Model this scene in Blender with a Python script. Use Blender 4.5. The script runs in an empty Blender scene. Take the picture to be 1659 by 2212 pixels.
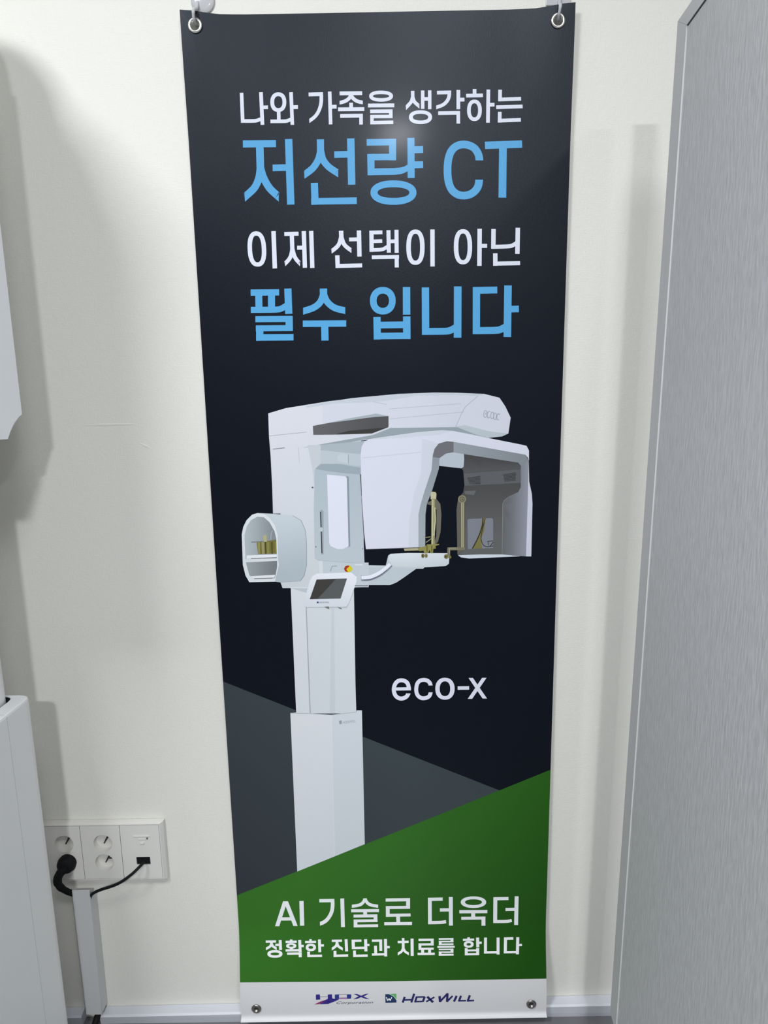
import bpy, bmesh, math, random
from mathutils import Vector, Matrix
random.seed(4)
sc = bpy.context.scene
COL = sc.collection
PI = math.pi

# ------------------------------------------------------------------ camera
IW, IH, FPX = 1659.0, 2212.0, 1533.0
CAM = Vector((-0.0018, -1.2161, 1.2834))
YAW, PITCH, ROLL = math.radians(-0.046), math.radians(11.09), math.radians(-0.953)
_f = Vector((math.sin(YAW) * math.cos(PITCH), math.cos(YAW) * math.cos(PITCH), -math.sin(PITCH)))
_r0 = Vector((math.cos(YAW), -math.sin(YAW), 0))
_u0 = _r0.cross(_f)
_r = _r0 * math.cos(ROLL) + _u0 * math.sin(ROLL)
_u = -_r0 * math.sin(ROLL) + _u0 * math.cos(ROLL)
cd = bpy.data.cameras.new('camera'); cam = bpy.data.objects.new('camera', cd); COL.objects.link(cam)
cd.sensor_fit = 'HORIZONTAL'; cd.sensor_width = 36.0; cd.lens = FPX / IW * 36.0
cd.clip_start = 0.02
M = Matrix.Identity(4)
for i, a in enumerate((_r, _u, -_f)):
    for j in range(3):
        M[j][i] = a[j]
M.translation = CAM
cam.matrix_world = M
sc.camera = cam

# ------------------------------------------------------------------ world, exposure, lamps
w = bpy.data.worlds.new('world'); sc.world = w; w.use_nodes = True
w.node_tree.nodes['Background'].inputs[0].default_value = (0.8, 0.9, 1.0, 1)
w.node_tree.nodes['Background'].inputs[1].default_value = 0.05
sc.view_settings.view_transform = 'Standard'
sc.view_settings.look = 'None'
sc.view_settings.gamma = 1.0
sc.view_settings.use_curve_mapping = False
sc.view_settings.exposure = 0.25
sc.cycles.max_bounces = 5
sc.cycles.diffuse_bounces = 3
sc.cycles.glossy_bounces = 2
sc.cycles.transmission_bounces = 5
sc.cycles.caustics_reflective = False
sc.cycles.caustics_refractive = False
CEIL = 2.75
FLOOR = 0.014
LAMP_COL = (0.975, 1.0, 1.05)
# ceiling lamps of the room, the last one added: x, y, half size, watts, square panel?
LAMPS = [(0.11, -3.63, 0.11, 74.0, False),
         (0.22, -1.55, 0.25, 15.0, True),
         (-1.10, -1.66, 0.25, 46.0, True),
         (1.22, -3.30, 0.11, 15.0, False)]  # added light from the right, brightens the scanner's side


def ray(px, py):
    return _f + _r * ((px - IW / 2) / FPX) - _u * ((py - IH / 2) / FPX)


def at(px, py, Y):
    """world point on the plane y = Y seen at a photo pixel"""
    d = ray(px, py)
    return CAM + d * ((Y - CAM.y) / d.y)


def lin(c):
    return tuple(((x / 255) / 12.92 if x / 255 <= 0.04045 else ((x / 255 + 0.055) / 1.055) ** 2.4) for x in c)


# ------------------------------------------------------------------ materials
def mat(name, col, rough=0.5, metal=0.0, spec=0.5, **kw):
    m = bpy.data.materials.new(name); m.use_nodes = True
    b = m.node_tree.nodes['Principled BSDF']
    b.inputs['Base Color'].default_value = (*col, 1)
    b.inputs['Roughness'].default_value = rough
    b.inputs['Metallic'].default_value = metal
    b.inputs['Specular IOR Level'].default_value = spec
    for k, v in kw.items():
        b.inputs[k].default_value = v
    return m


def bump(m, scale=(200, 200, 200), strength=0.2, dist=0.001, detail=3.0, colvar=0.0, nscale=1.0):
    """noise relief (and a little colour variation) in object coordinates"""
    nt = m.node_tree; b = nt.nodes['Principled BSDF']
    tc = nt.nodes.new('ShaderNodeTexCoord'); mp = nt.nodes.new('ShaderNodeMapping')
    mp.inputs['Scale'].default_value = scale
    nz = nt.nodes.new('ShaderNodeTexNoise'); nz.inputs['Scale'].default_value = nscale; nz.inputs['Detail'].default_value = detail
    bp = nt.nodes.new('ShaderNodeBump'); bp.inputs['Strength'].default_value = strength; bp.inputs['Distance'].default_value = dist
    nt.links.new(tc.outputs['Object'], mp.inputs[0]); nt.links.new(mp.outputs[0], nz.inputs[0])
    nt.links.new(nz.outputs[0], bp.inputs['Height']); nt.links.new(bp.outputs[0], b.inputs['Normal'])
    if colvar:
        base = b.inputs['Base Color'].default_value[:]
        rp = nt.nodes.new('ShaderNodeValToRGB')
        rp.color_ramp.elements[0].position = 0.3; rp.color_ramp.elements[1].position = 0.7
        rp.color_ramp.elements[0].color = tuple(min(1, c * (1 - colvar)) for c in base[:3]) + (1,)
        rp.color_ramp.elements[1].color = tuple(min(1, c * (1 + colvar)) for c in base[:3]) + (1,)
        nt.links.new(nz.outputs[0], rp.inputs[0]); nt.links.new(rp.outputs[0], b.inputs['Base Color'])
    return m


def wallpaper():
    """cream wallpaper with a fine woven emboss: two crossed stretched noises"""
    m = mat('wallpaper', (0.787, 0.78, 0.712), 0.62, spec=0.3)
    nt = m.node_tree; b = nt.nodes['Principled BSDF']
    tc = nt.nodes.new('ShaderNodeTexCoord')
    out = []
    for s in ((700, 60, 120), (110, 60, 700)):
        mp = nt.nodes.new('ShaderNodeMapping'); mp.inputs['Scale'].default_value = s
        nz = nt.nodes.new('ShaderNodeTexNoise'); nz.inputs['Scale'].default_value = 1.0; nz.inputs['Detail'].default_value = 2
        nt.links.new(tc.outputs['Object'], mp.inputs[0]); nt.links.new(mp.outputs[0], nz.inputs[0]); out.append(nz)
    ad = nt.nodes.new('ShaderNodeMath'); ad.operation = 'ADD'
    nt.links.new(out[0].outputs[0], ad.inputs[0]); nt.links.new(out[1].outputs[0], ad.inputs[1])
    bp = nt.nodes.new('ShaderNodeBump'); bp.inputs['Strength'].default_value = 0.35; bp.inputs['Distance'].default_value = 0.0012
    nt.links.new(ad.outputs[0], bp.inputs['Height']); nt.links.new(bp.outputs[0], b.inputs['Normal'])
    return m


MT = {}
MT['wall'] = wallpaper()
MT['paint'] = mat('pale_grey_paint', (0.24, 0.24, 0.24), 0.7)
MT['ceiling'] = mat('ceiling_paint', (0.36, 0.36, 0.37), 0.8)
MT['rear'] = mat('rear_wall_paint', (0.13, 0.135, 0.145), 0.8)
MT['floor'] = bump(mat('grey_floor', (0.15, 0.153, 0.158), 0.3), (30, 30, 30), 0.1, 0.0005, colvar=0.08)
MT['baseboard'] = mat('pale_baseboard', (0.62, 0.635, 0.68), 0.4)
MT['plastic'] = mat('white_socket_plastic', (0.74, 0.73, 0.68), 0.35)
MT['duct'] = mat('white_duct_plastic', (0.60, 0.61, 0.61), 0.4)
MT['machine'] = bump(mat('scanner_white_paint', (0.84, 0.855, 0.86), 0.4), (900, 900, 900), 0.08, 0.0003)
MT['dark'] = mat('dark_hole_shade', (0.015, 0.02, 0.022), 0.6)
MT['black'] = mat('black_rubber', (0.004, 0.004, 0.005), 0.7, spec=0.25)
MT['slot'] = mat('dark_slot', (0.03, 0.028, 0.025), 0.6)
MT['panel'] = bump(mat('grey_grain_laminate', (0.54, 0.545, 0.548), 0.5), (60, 210, 52), 0.75, 0.0016, 3.5, colvar=0.075)
MT['edge'] = bump(mat('grey_edge_laminate', (0.55, 0.552, 0.553), 0.5), (60, 260, 14), 0.35, 0.0008, 3.0, colvar=0.03)
MT['bead'] = mat('white_sealant', (0.70, 0.70, 0.69), 0.5)
MT['nickel'] = mat('nickel_eyelet', (0.86, 0.85, 0.78), 0.22, 1.0)
MT['gunmetal'] = mat('dark_eyelet', (0.30, 0.29, 0.27), 0.3, 1.0)
MT['clear'] = mat('clear_plastic', (0.95, 0.955, 0.97), 0.12, **{'Transmission Weight': 0.45, 'IOR': 1.25})
MT['hook'] = mat('milky_plastic_hook', (0.80, 0.81, 0.84), 0.15, **{'Transmission Weight': 0.35, 'IOR': 1.45})
MT['lamp_body'] = mat('lamp_housing', (0.8, 0.8, 0.8), 0.5)
em = bpy.data.materials.new('lamp_diffuser'); em.use_nodes = True
eb = em.node_tree.nodes['Principled BSDF']; eb.inputs['Emission Color'].default_value = (1, 1, 1, 1)
eb.inputs['Emission Strength'].default_value = 1.0
MT['diffuser'] = em


def vinyl(name):
    m = mat(name, (0.8, 0.8, 0.8), 0.36, spec=0.25, **{'Coat Weight': 0.035, 'Coat Roughness': 0.13, 'Specular Tint': (0.84, 0.91, 1.0, 1)})
    nt = m.node_tree; b = nt.nodes['Principled BSDF']
    a = nt.nodes.new('ShaderNodeAttribute'); a.attribute_name = 'Col'
    nt.links.new(a.outputs['Color'], b.inputs['Base Color'])
    tc = nt.nodes.new('ShaderNodeTexCoord'); mp = nt.nodes.new('ShaderNodeMapping')
    mp.inputs['Scale'].default_value = (900, 900, 340)
    nz = nt.nodes.new('ShaderNodeTexNoise'); nz.inputs['Scale'].default_value = 1.0; nz.inputs['Detail'].default_value = 3
    bp = nt.nodes.new('ShaderNodeBump'); bp.inputs['Strength'].default_value = 0.16; bp.inputs['Distance'].default_value = 0.0006
    nt.links.new(tc.outputs['Object'], mp.inputs[0]); nt.links.new(mp.outputs[0], nz.inputs[0])
    nt.links.new(nz.outputs[0], bp.inputs['Height']); nt.links.new(bp.outputs[0], b.inputs['Normal'])
    return m


MT['vinyl'] = vinyl('glossy_vinyl_print')


# ------------------------------------------------------------------ object helpers
def link(name, me, m=None, parent=None, smooth=False):
    o = bpy.data.objects.new(name, me); COL.objects.link(o)
    if m is not None and not me.materials:
        me.materials.append(m)
    if parent is not None:
        o.parent = parent
    if smooth:
        for p in me.polygons:
            p.use_smooth = True
    return o


def obj(name, bm, m, parent=None, smooth=False):
    me = bpy.data.meshes.new(name)
    bmesh.ops.recalc_face_normals(bm, faces=bm.faces)
    bm.to_mesh(me); bm.free()
    return link(name, me, m, parent, smooth)


def tag(o, label, cat, group=None):
    o['label'] = label; o['category'] = cat
    if group:
        o['group'] = group
    return o


def thing(name, label, cat, loc=(0, 0, 0), group=None):
    o = bpy.data.objects.new(name, None); COL.objects.link(o); o.location = loc; o.empty_display_size = 0.05
    return tag(o, label, cat, group)


def struct(o):
    o['kind'] = 'structure'; return o


def box(bm, x0, x1, y0, y1, z0, z1, bev=0.0, seg=2):
    b2 = bmesh.new()
    bmesh.ops.create_cube(b2, size=1)
    for v in b2.verts:
        v.co = Vector(((x0 + x1) / 2 + v.co.x * (x1 - x0), (y0 + y1) / 2 + v.co.y * (y1 - y0), (z0 + z1) / 2 + v.co.z * (z1 - z0)))
    if bev:
        bmesh.ops.bevel(b2, geom=list(b2.edges), offset=bev, segments=seg, affect='EDGES', profile=0.5)
    merge(bm, b2)
    return bm


def merge(bm, b2):
    me = bpy.data.meshes.new('tmp'); b2.to_mesh(me); b2.free(); bm.from_mesh(me); bpy.data.meshes.remove(me)


def tube(bm, pts, r, seg=10, closed_ends=True, sub=6):
    P = [Vector(p) for p in pts]
    if sub and len(P) > 2:                      # Catmull-Rom
        Q = []
        for i in range(len(P) - 1):
            a = P[max(i - 1, 0)]; b = P[i]; c = P[i + 1]; d = P[min(i + 2, len(P) - 1)]
            for k in range(sub):
                t = k / sub
                Q.append(0.5 * ((2 * b) + (c - a) * t + (2 * a - 5 * b + 4 * c - d) * t * t + (3 * b - a - 3 * c + d) * t ** 3))
        Q.append(P[-1]); P = Q
    rings = []; ref = Vector((0.3, 0.9, 0.31)).normalized()
    for i, p in enumerate(P):
        t = (P[min(i + 1, len(P) - 1)] - P[max(i - 1, 0)]).normalized()
        n = (ref - t * ref.dot(t)).normalized(); b = t.cross(n); ref = n
        rr = r[min(i * len(r) // len(P), len(r) - 1)] if isinstance(r, (list, tuple)) else r
        rings.append([bm.verts.new(p + (n * math.cos(2 * PI * k / seg) + b * math.sin(2 * PI * k / seg)) * rr) for k in range(seg)])
    for a, b in zip(rings, rings[1:]):
        for k in range(seg):
            bm.faces.new((a[k], a[(k + 1) % seg], b[(k + 1) % seg], b[k]))
    if closed_ends:
        bm.faces.new(rings[0][::-1]); bm.faces.new(rings[-1])
    return bm


def prism(bm, pts, z0, z1, bev=0.0, seg=2):
    """plan polygon (x, y) extruded from z0 to z1"""
    b2 = bmesh.new()
    lo = [b2.verts.new((x, y, z0)) for x, y in pts]; hi = [b2.verts.new((x, y, z1)) for x, y in pts]
    n = len(pts)
    b2.faces.new(lo[::-1]); b2.faces.new(hi)
    for i in range(n):
        b2.faces.new((lo[i], lo[(i + 1) % n], hi[(i + 1) % n], hi[i]))
    bmesh.ops.recalc_face_normals(b2, faces=b2.faces)
    if bev:
        bmesh.ops.bevel(b2, geom=[e for e in b2.edges if len(e.link_faces) == 2 and e.calc_face_angle(0) > 0.5], offset=bev, segments=seg, affect='EDGES', profile=0.5)
    merge(bm, b2)
    return bm


def lathe(bm, prof, c, axis='y', seg=28):
    """profile (radius, along-axis) turned about an axis through c"""
    rings = []
    for rad, h in prof:
        ring = []
        for k in range(seg):
            a = 2 * PI * k / seg
            if axis == 'y':
                p = Vector((rad * math.cos(a), h, rad * math.sin(a)))
            else:
                p = Vector((rad * math.cos(a), rad * math.sin(a), h))
            ring.append(bm.verts.new(Vector(c) + p))
        rings.append(ring)
    for a, b in zip(rings, rings[1:]):
        for k in range(seg):
            bm.faces.new((a[k], a[(k + 1) % seg], b[(k + 1) % seg], b[k]))
    return rings


# ------------------------------------------------------------------ the room
X0, X1, YB = -1.75, 1.35, -4.8
bm = bmesh.new(); box(bm, X0 - .1, X1 + .1, 0, .1, -.05, CEIL + .05)
wall_back = struct(obj('wall_back', bm, MT['wall']))
bm = bmesh.new(); box(bm, X0 - .1, X0, YB, -.0005, FLOOR + 0.0005, CEIL)
struct(obj('wall_left', bm, MT['paint']))
bm = bmesh.new(); box(bm, X1, X1 + .1, YB, -.0005, FLOOR + 0.0005, CEIL)
struct(obj('wall_right', bm, MT['paint']))
bm = bmesh.new(); box(bm, X0 - .1, X1 + .1, YB - .1, YB, FLOOR + 0.0005, CEIL)
struct(obj('wall_front', bm, MT['rear']))
bm = bmesh.new(); box(bm, X0 - .1, X1 + .1, YB - .1, -.0005, -.05, FLOOR)
struct(obj('floor', bm, MT['floor']))
bm = bmesh.new(); box(bm, X0 - .1, X1 + .1, YB - .1, -.0005, CEIL, CEIL + .05)
struct(obj('ceiling', bm, MT['ceiling']))

# baseboard: a ledge with a sloping top, running a little out of level
BD = 0.022


def baseboard(name, xa, xb):
    za = at(240, 2173, 0).z; zb = at(1250, 2150, 0).z
    xl = at(240, 2173, 0).x; xr = at(1250, 2150, 0).x
    sl = (zb - za) / (xr - xl)
    bm = bmesh.new(); v = []
    for x in (xa, xb):
        zt = za + sl * (x - xl)
        prof = [(-.0008, zt), (-BD + .003, zt - .001), (-BD, zt - .004), (-BD + .004, FLOOR), (-.0008, FLOOR)]
        v.append([bm.verts.new((x, y, z)) for y, z in prof])
    n = len(v[0])
    for i in range(n):
        bm.faces.new((v[0][i], v[0][(i + 1) % n], v[1][(i + 1) % n], v[1][i]))
    bm.faces.new(v[0]); bm.faces.new(v[1][::-1])
    return struct(obj(name, bm, MT['baseboard']))


baseboard('baseboard_back', -0.586, X1 - .0005)
baseboard('baseboard_left', X0 + .0005, -0.622)


# small lifted creases in the wallpaper
def crease(p0, p1, h):
    a = at(*p0, 0); b = at(*p1, 0)
    bm = bmesh.new(); N = 10; rows = []
    nrm = Vector((-(b.z - a.z), 0, (b.x - a.x))).normalized()
    for i in range(N + 1):
        t = i / N; p = a.lerp(b, t); k = math.sin(PI * t) ** .5
        rows.append([bm.verts.new(p + nrm * d * 0.0022 * k + Vector((0, -q * h * k - .00005, 0))) for d, q in ((-1, 0), (0.2, 1), (1, 0))])
    for r0, r1 in zip(rows, rows[1:]):
        for k in range(2):
            bm.faces.new((r0[k], r0[k + 1], r1[k + 1], r1[k]))
    obj('wallpaper_crease', bm, MT['wall'], wall_back, True)


crease((173, 919), (295, 916), 0.0011)
crease((300, 957), (327, 969), 0.0010)

# ------------------------------------------------------------------ ceiling lamps
lamp_labels = ['round ceiling downlight far behind the viewer, opposite the banner', 'square ceiling light panel in front of the banner',
               'square ceiling light panel in front of the white scanner', 'unseen round light added at right, far behind the viewer, to brighten the scanner']
for (lx, ly, lr, lw, sq), lb in zip(LAMPS, lamp_labels):
    t = thing('ceiling_light', lb, 'ceiling light', (lx, ly, CEIL), 'square light panels' if sq else 'round downlights')
    n = 4 if sq else 28
    k_ = math.sqrt(2) if sq else 1.0
    bm = bmesh.new(); lathe(bm, [(lr * k_, -.0005), ((lr + .018) * k_, -.0005), ((lr + .018) * k_, -.008), ((lr + .010) * k_, -.012), (lr * k_, -.012), (lr * k_, -.0005)], (0, 0, 0), 'z', n)
    if sq:
        bmesh.ops.rotate(bm, verts=bm.verts, matrix=Matrix.Rotation(PI / 4, 3, 'Z'))
    obj('trim_ring', bm, MT['lamp_body'], t)
    bm = bmesh.new(); rg = lathe(bm, [((lr - .0005) * k_, -.003), ((lr - .002) * k_, -.007)], (0, 0, 0), 'z', n); bm.faces.new(rg[-1]); bm.faces.new(rg[0])
    if sq:
        bmesh.ops.rotate(bm, verts=bm.verts, matrix=Matrix.Rotation(PI / 4, 3, 'Z'))
    obj('diffuser', bm, MT['diffuser'], t)
    ld = bpy.data.lights.new('lamp_light', 'AREA'); ld.shape = 'SQUARE' if sq else 'DISK'; ld.size = 2 * lr; ld.energy = lw; ld.color = LAMP_COL
    lo = bpy.data.objects.new('lamp_light', ld); COL.objects.link(lo); lo.location = (0, 0, -0.014); lo.parent = t

# ------------------------------------------------------------------ banner
BW = 0.30                      # half width
BZ0, BZ1 = 0.0355, 1.829        # bottom / top height
banner = thing('advertising_banner', 'tall dark glossy vinyl banner with blue and white Korean lettering hung on the wall', 'banner', (0, -0.02, 0))
banner_off = Vector((0, 0.02, 0))


def sstep(a, b, x):
    t = min(1, max(0, (x - a) / (b - a))); return t * t * (3 - 2 * t)


def surf(x, z):
    """y of the vinyl sheet: hangs just off the wall, bulges over the baseboard"""
    y = -0.0095 - 0.0265 * sstep(0.24, 0.05, z)
    y -= 0.0012 * math.sin(3.1 * z + 4.0 * x) * sstep(0.1, 0.4, z)
    y -= 0.0045 * sstep(1.62, 1.83, z) * sstep(0.19, 0.30, abs(x))
    return y


def uv(px, py):
    """photo pixel -> (x, z) on the sheet"""
    Y = -0.01
    for _ in range(6):
        p = at(px, py, Y); Y = surf(p.x, p.z)
    return (p.x, p.z)


def top_drop(x, z):
    return -0.0062 * sstep(1.74, 1.829, z) * sstep(0.0, 0.065, 0.30 - abs(x))


HEM = 0.0125


def place(x, z, off):
    """sheet point, pushed off towards the viewer; the hem curls forward onto the floor"""
    if z < BZ0 + HEM:
        s = (BZ0 + HEM - z) / HEM           # 0..1
        a = s * 1.45
        R = HEM / 1.45
        y = surf(x, BZ0 + HEM) - R * (1 - math.cos(a))
        zz = BZ0 + HEM - R * math.sin(a)
        return Vector((x, y - off, zz)) + banner_off
    return Vector((x, surf(x, z) - off, z + top_drop(x, z))) + banner_off


# --- grommets (photo pixel centre, outer radius, hole radius)
GROM = [((421.5, 53.0), 0.0112, 0.0062, 'nickel'), ((1205.5, 42.0), 0.0112, 0.0062, 'nickel'),
        ((554.0, 2178.5), 0.0098, 0.0045, 'gunmetal'), ((1147.5, 2168.5), 0.0098, 0.0045, 'gunmetal')]
GC = [uv(*g[0]) for g in GROM]


def circ(c, r, n=16):
    return [(c[0] + r * math.cos(2 * PI * k / n), c[1] + r * math.sin(2 * PI * k / n)) for k in range(n)]


def grid_cut(bm, step, *_):
    """cut along world-fixed lines so that stacked print layers bend together"""
    def cut(ax, c):
        co = [0, 0, 0]; no = [0, 0, 0]; co[ax] = c; no[ax] = 1
        bmesh.ops.bisect_plane(bm, geom=list(bm.verts) + list(bm.edges) + list(bm.faces), dist=1e-7, plane_co=co, plane_no=no)
    for ax in (0, 1):
        vals = [v.co[ax] for v in bm.verts]; a, b = min(vals), max(vals)
        k = math.floor(a / step) + 1
        while k * step < b:
            cut(ax, k * step); k += 1
        if ax == 1:                         # the curved foot of the sheet
            k = math.floor(a / 0.005) + 1
            while k * 0.005 < min(b, 0.25):
                if abs(k * 0.005 / step - round(k * 0.005 / step)) > 1e-6:
                    cut(1, k * 0.005)
                k += 1


def finish(bm, name, off, colf, parent, smooth=True):
    """flat (x, z, 0) bmesh -> curved sheet piece with per-corner colour"""
    lay = bm.loops.layers.float_color.new('Col')
    for f in bm.faces:
        if f.normal.z < 0:
            f.normal_flip()
        for l in f.loops:
            l[lay] = colf(f, l.vert.co)
    for v in bm.verts:
        v.co = place(v.co.x, v.co.y, off)
    # after mapping (x, z) -> (x, y, z) the front face looks towards -y
    me = bpy.data.meshes.new(name); bm.to_mesh(me); bm.free()
    return link(name, me, MT['vinyl'], parent, smooth)


# sheet: white vinyl with eyelet holes
def flat_fill(outer, holes):
    bm = bmesh.new(); es = []
    for loop in [outer] + holes:
        vs = [bm.verts.new((x, z, 0)) for x, z in loop]
        es += [bm.edges.new((vs[i], vs[(i + 1) % len(vs)])) for i in range(len(vs))]
    bmesh.ops.triangle_fill(bm, use_beauty=True, use_dissolve=False, edges=es)
    bmesh.ops.recalc_face_normals(bm, faces=bm.faces)
    return bm


RECT = [(-BW, BZ0), (BW, BZ0), (BW, BZ1), (-BW, BZ1)]
holes = [circ(c, g[2]) for c, g in zip(GC, GROM)]
WHITE = (0.68, 0.68, 0.675, 1)


def bottom_cuts(bm):
    for z in [BZ0 + 0.00125 * i for i in range(1, 10)]:
        bmesh.ops.bisect_plane(bm, geom=list(bm.verts) + list(bm.edges) + list(bm.faces), dist=1e-7, plane_co=(0, z, 0), plane_no=(0, 1, 0))


bm = flat_fill(RECT, holes); grid_cut(bm, 0.02); bottom_cuts(bm)
sheet = finish(bm, 'vinyl_sheet', 0.0, lambda f, co: WHITE, banner)
sheet['label'] = 'white vinyl sheet with curling bottom hem'


# --- print helpers
class Frame:
    """a zoomed view of the photo: origin and scale"""
    def __init__(s, ox, oy, k):
        s.ox, s.oy, s.k = ox, oy, k

    def px(s, p):
        return (s.ox + p[0] / s.k, s.oy + p[1] / s.k)


def clip_rect(bm):
    for co, no in (((-BW, 0, 0), (-1, 0, 0)), ((BW, 0, 0), (1, 0, 0)), ((0, BZ0, 0), (0, -1, 0)), ((0, BZ1, 0), (0, 1, 0))):
        bmesh.ops.bisect_plane(bm, geom=list(bm.verts) + list(bm.edges) + list(bm.faces), dist=1e-7, plane_co=co, plane_no=no, clear_outer=True)


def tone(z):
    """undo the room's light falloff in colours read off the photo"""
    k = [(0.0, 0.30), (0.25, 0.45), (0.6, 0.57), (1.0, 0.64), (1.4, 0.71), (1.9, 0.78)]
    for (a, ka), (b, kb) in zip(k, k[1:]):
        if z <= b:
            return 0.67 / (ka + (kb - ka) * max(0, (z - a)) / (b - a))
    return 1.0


class Print:
    def __init__(s):
        s.items = []; s.grp = []; s.g = 0

    def add(s, fr, polys, col, col2=None, g0=None, g1=None):
        """polys in frame coordinates; colour(s) as seen in the photo"""
        for p in polys:
            pts = [uv(*fr.px(q)) for q in p]
            gr = None
            if col2 is not None:
                gr = (uv(*fr.px(g0)), uv(*fr.px(g1)), col2)
            s.items.append((pts, col, gr, s.g)); s.grp.append(s.g)
        s.g += 1
        return s

    def split(s, bounds, off, parent, step, label):
        """one object per printed syllable, told apart by the pixel columns between them"""
        bx = [uv(b, s.row)[0] for b in bounds]
        ctr = {}
        for it, g in zip(s.items, s.grp):
            xs = [q[0] for q in it[0]]; lo, hi = ctr.get(g, (9, -9)); ctr[g] = (min(lo, *xs), max(hi, *xs))
        parts = {}
        for it, g in zip(s.items, s.grp):
            c = sum(ctr[g]) / 2; parts.setdefault(sum(c > b for b in bx), []).append(it)
        for k in sorted(parts):
            q = Print(); q.items = parts[k]
            q.build('printed_letter', off, parent, step, label, dl=0.000012)

    def build(s, name, off, parent, step=0.03, label=None, raw=False, dl=0.00003):
        bm = bmesh.new(); li = bm.faces.layers.int.new('idx')
        for i, (pts, c, gr, gi) in enumerate(s.items):
            vs = [bm.verts.new((x, z, 0)) for x, z in pts]
            try:
                f = bm.faces.new(vs)
            except ValueError:
                continue
            f[li] = i
        bmesh.ops.triangulate(bm, faces=list(bm.faces))
        bm.normal_update()
        for f in bm.faces:
            if f.normal.z < 0:
                f.normal_flip()
        clip_rect(bm)
        grid_cut(bm, step)
        items = s.items

        def colf(f, co):
            pts, c, gr, _g = items[f[li]]
            if raw:
                return (*c, 1)
            a = lin(c)
            if gr:
                (x0, z0), (x1, z1), c2 = gr
                d = (x1 - x0, z1 - z0); t = ((co.x - x0) * d[0] + (co.y - z0) * d[1]) / (d[0] ** 2 + d[1] ** 2)
                t = min(1, max(0, t)); b = lin(c2); a = tuple(p + (q - p) * t for p, q in zip(a, b))
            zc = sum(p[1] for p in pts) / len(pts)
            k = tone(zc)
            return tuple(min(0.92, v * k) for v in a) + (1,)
        # stack layers of one piece by their order
        bm.verts.index_update()
        order = {}
        rank = {g: k for k, g in enumerate(sorted({it[3] for it in items}))}
        for f in bm.faces:
            for v in f.verts:
                order[v.index] = rank[items[f[li]][3]]
        ofs = {v.index: off + dl * order.get(v.index, 0) for v in bm.verts}
        cl = bm.loops.layers.float_color.new('Col')
        for f in bm.faces:
            for l in f.loops:
                l[cl] = colf(f, l.vert.co)
        for v in bm.verts:
            v.co = place(v.co.x, v.co.y, ofs[v.index])
        me = bpy.data.meshes.new(name); bm.to_mesh(me); bm.free()
        o = link(name, me, MT['vinyl'], parent, False)
        if label:
            o['label'] = label
        return o


def stroke(pts, wd, cut0=None, cut1=None):
    """polyline of width wd -> one outline polygon; cut 'v'/'h' ends a stroke vertically/horizontally"""
    P = [Vector(p) for p in pts]; L = []; R = []; h = wd / 2
    n = len(P)
    for i in range(n):
        d0 = (P[i] - P[i - 1]).normalized() if i > 0 else None
        d1 = (P[i + 1] - P[i]).normalized() if i < n - 1 else None
        d = ((d0 or d1) + (d1 or d0)).normalized()
        nn = Vector((-d.y, d.x))
        k = 1.0
        if d0 is not None and d1 is not None:
            k = 1 / max(0.5, math.sqrt((1 + d0.dot(d1)) / 2))
        cut = cut0 if i == 0 else (cut1 if i == n - 1 else None)
        if cut == 'v':
            nn = Vector((0, 1 if nn.y > 0 else -1)); k = 1 / max(0.35, abs(d.x))
        elif cut == 'h':
            nn = Vector((1 if nn.x > 0 else -1, 0)); k = 1 / max(0.35, abs(d.y))
        L.append(tuple(P[i] + nn * h * k)); R.append(tuple(P[i] - nn * h * k))
    return [[L[i], L[i + 1], R[i + 1], R[i]] for i in range(n - 1)]


def smooth_pts(pts, sub=5):
    P = [Vector(p) for p in pts]; Q = []
    for i in range(len(P) - 1):
        a = P[max(i - 1, 0)]; b = P[i]; c = P[i + 1]; d = P[min(i + 2, len(P) - 1)]
        for k in range(sub):
            t = k / sub
            Q.append(0.5 * ((2 * b) + (c - a) * t + (2 * a - 5 * b + 4 * c - d) * t * t + (3 * b - a - 3 * c + d) * t ** 3))
    Q.append(P[-1])
    return [tuple(q) for q in Q]


def S(wd, *pts, c0=None, c1=None):
    return stroke(pts, wd, c0, c1)


def C(wd, *pts, c0=None, c1=None):
    return stroke(smooth_pts(pts), wd, c0, c1)


def LEG(wd, *pts):
    """curved leg that ends in a vertical cut"""
    return C(wd, *pts, c1='v')


def O(cx, cy, rx, ry, wx, wy=None, n=2.25, skew=0.0, N=40):
    """oval ring as quads"""
    wy = wy or wx; out = []

    def pt(a, rx, ry):
        c, s = math.cos(a), math.sin(a)
        x = rx * math.copysign(abs(c) ** (2 / n), c); y = ry * math.copysign(abs(s) ** (2 / n), s)
        return (cx + x + skew * y, cy + y)
    for i in range(N):
        a, b = 2 * PI * i / N, 2 * PI * (i + 1) / N
        out.append([pt(a, rx, ry), pt(b, rx, ry), pt(b, rx - wx, ry - wy), pt(a, rx - wx, ry - wy)])
    return out


def D(cx, cy, rx, ry=None, N=18):
    ry = ry or rx
    return [[(cx + rx * math.cos(2 * PI * k / N), cy + ry * math.sin(2 * PI * k / N)) for k in range(N)]]


FULL = Frame(0, 0, 1)
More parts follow.
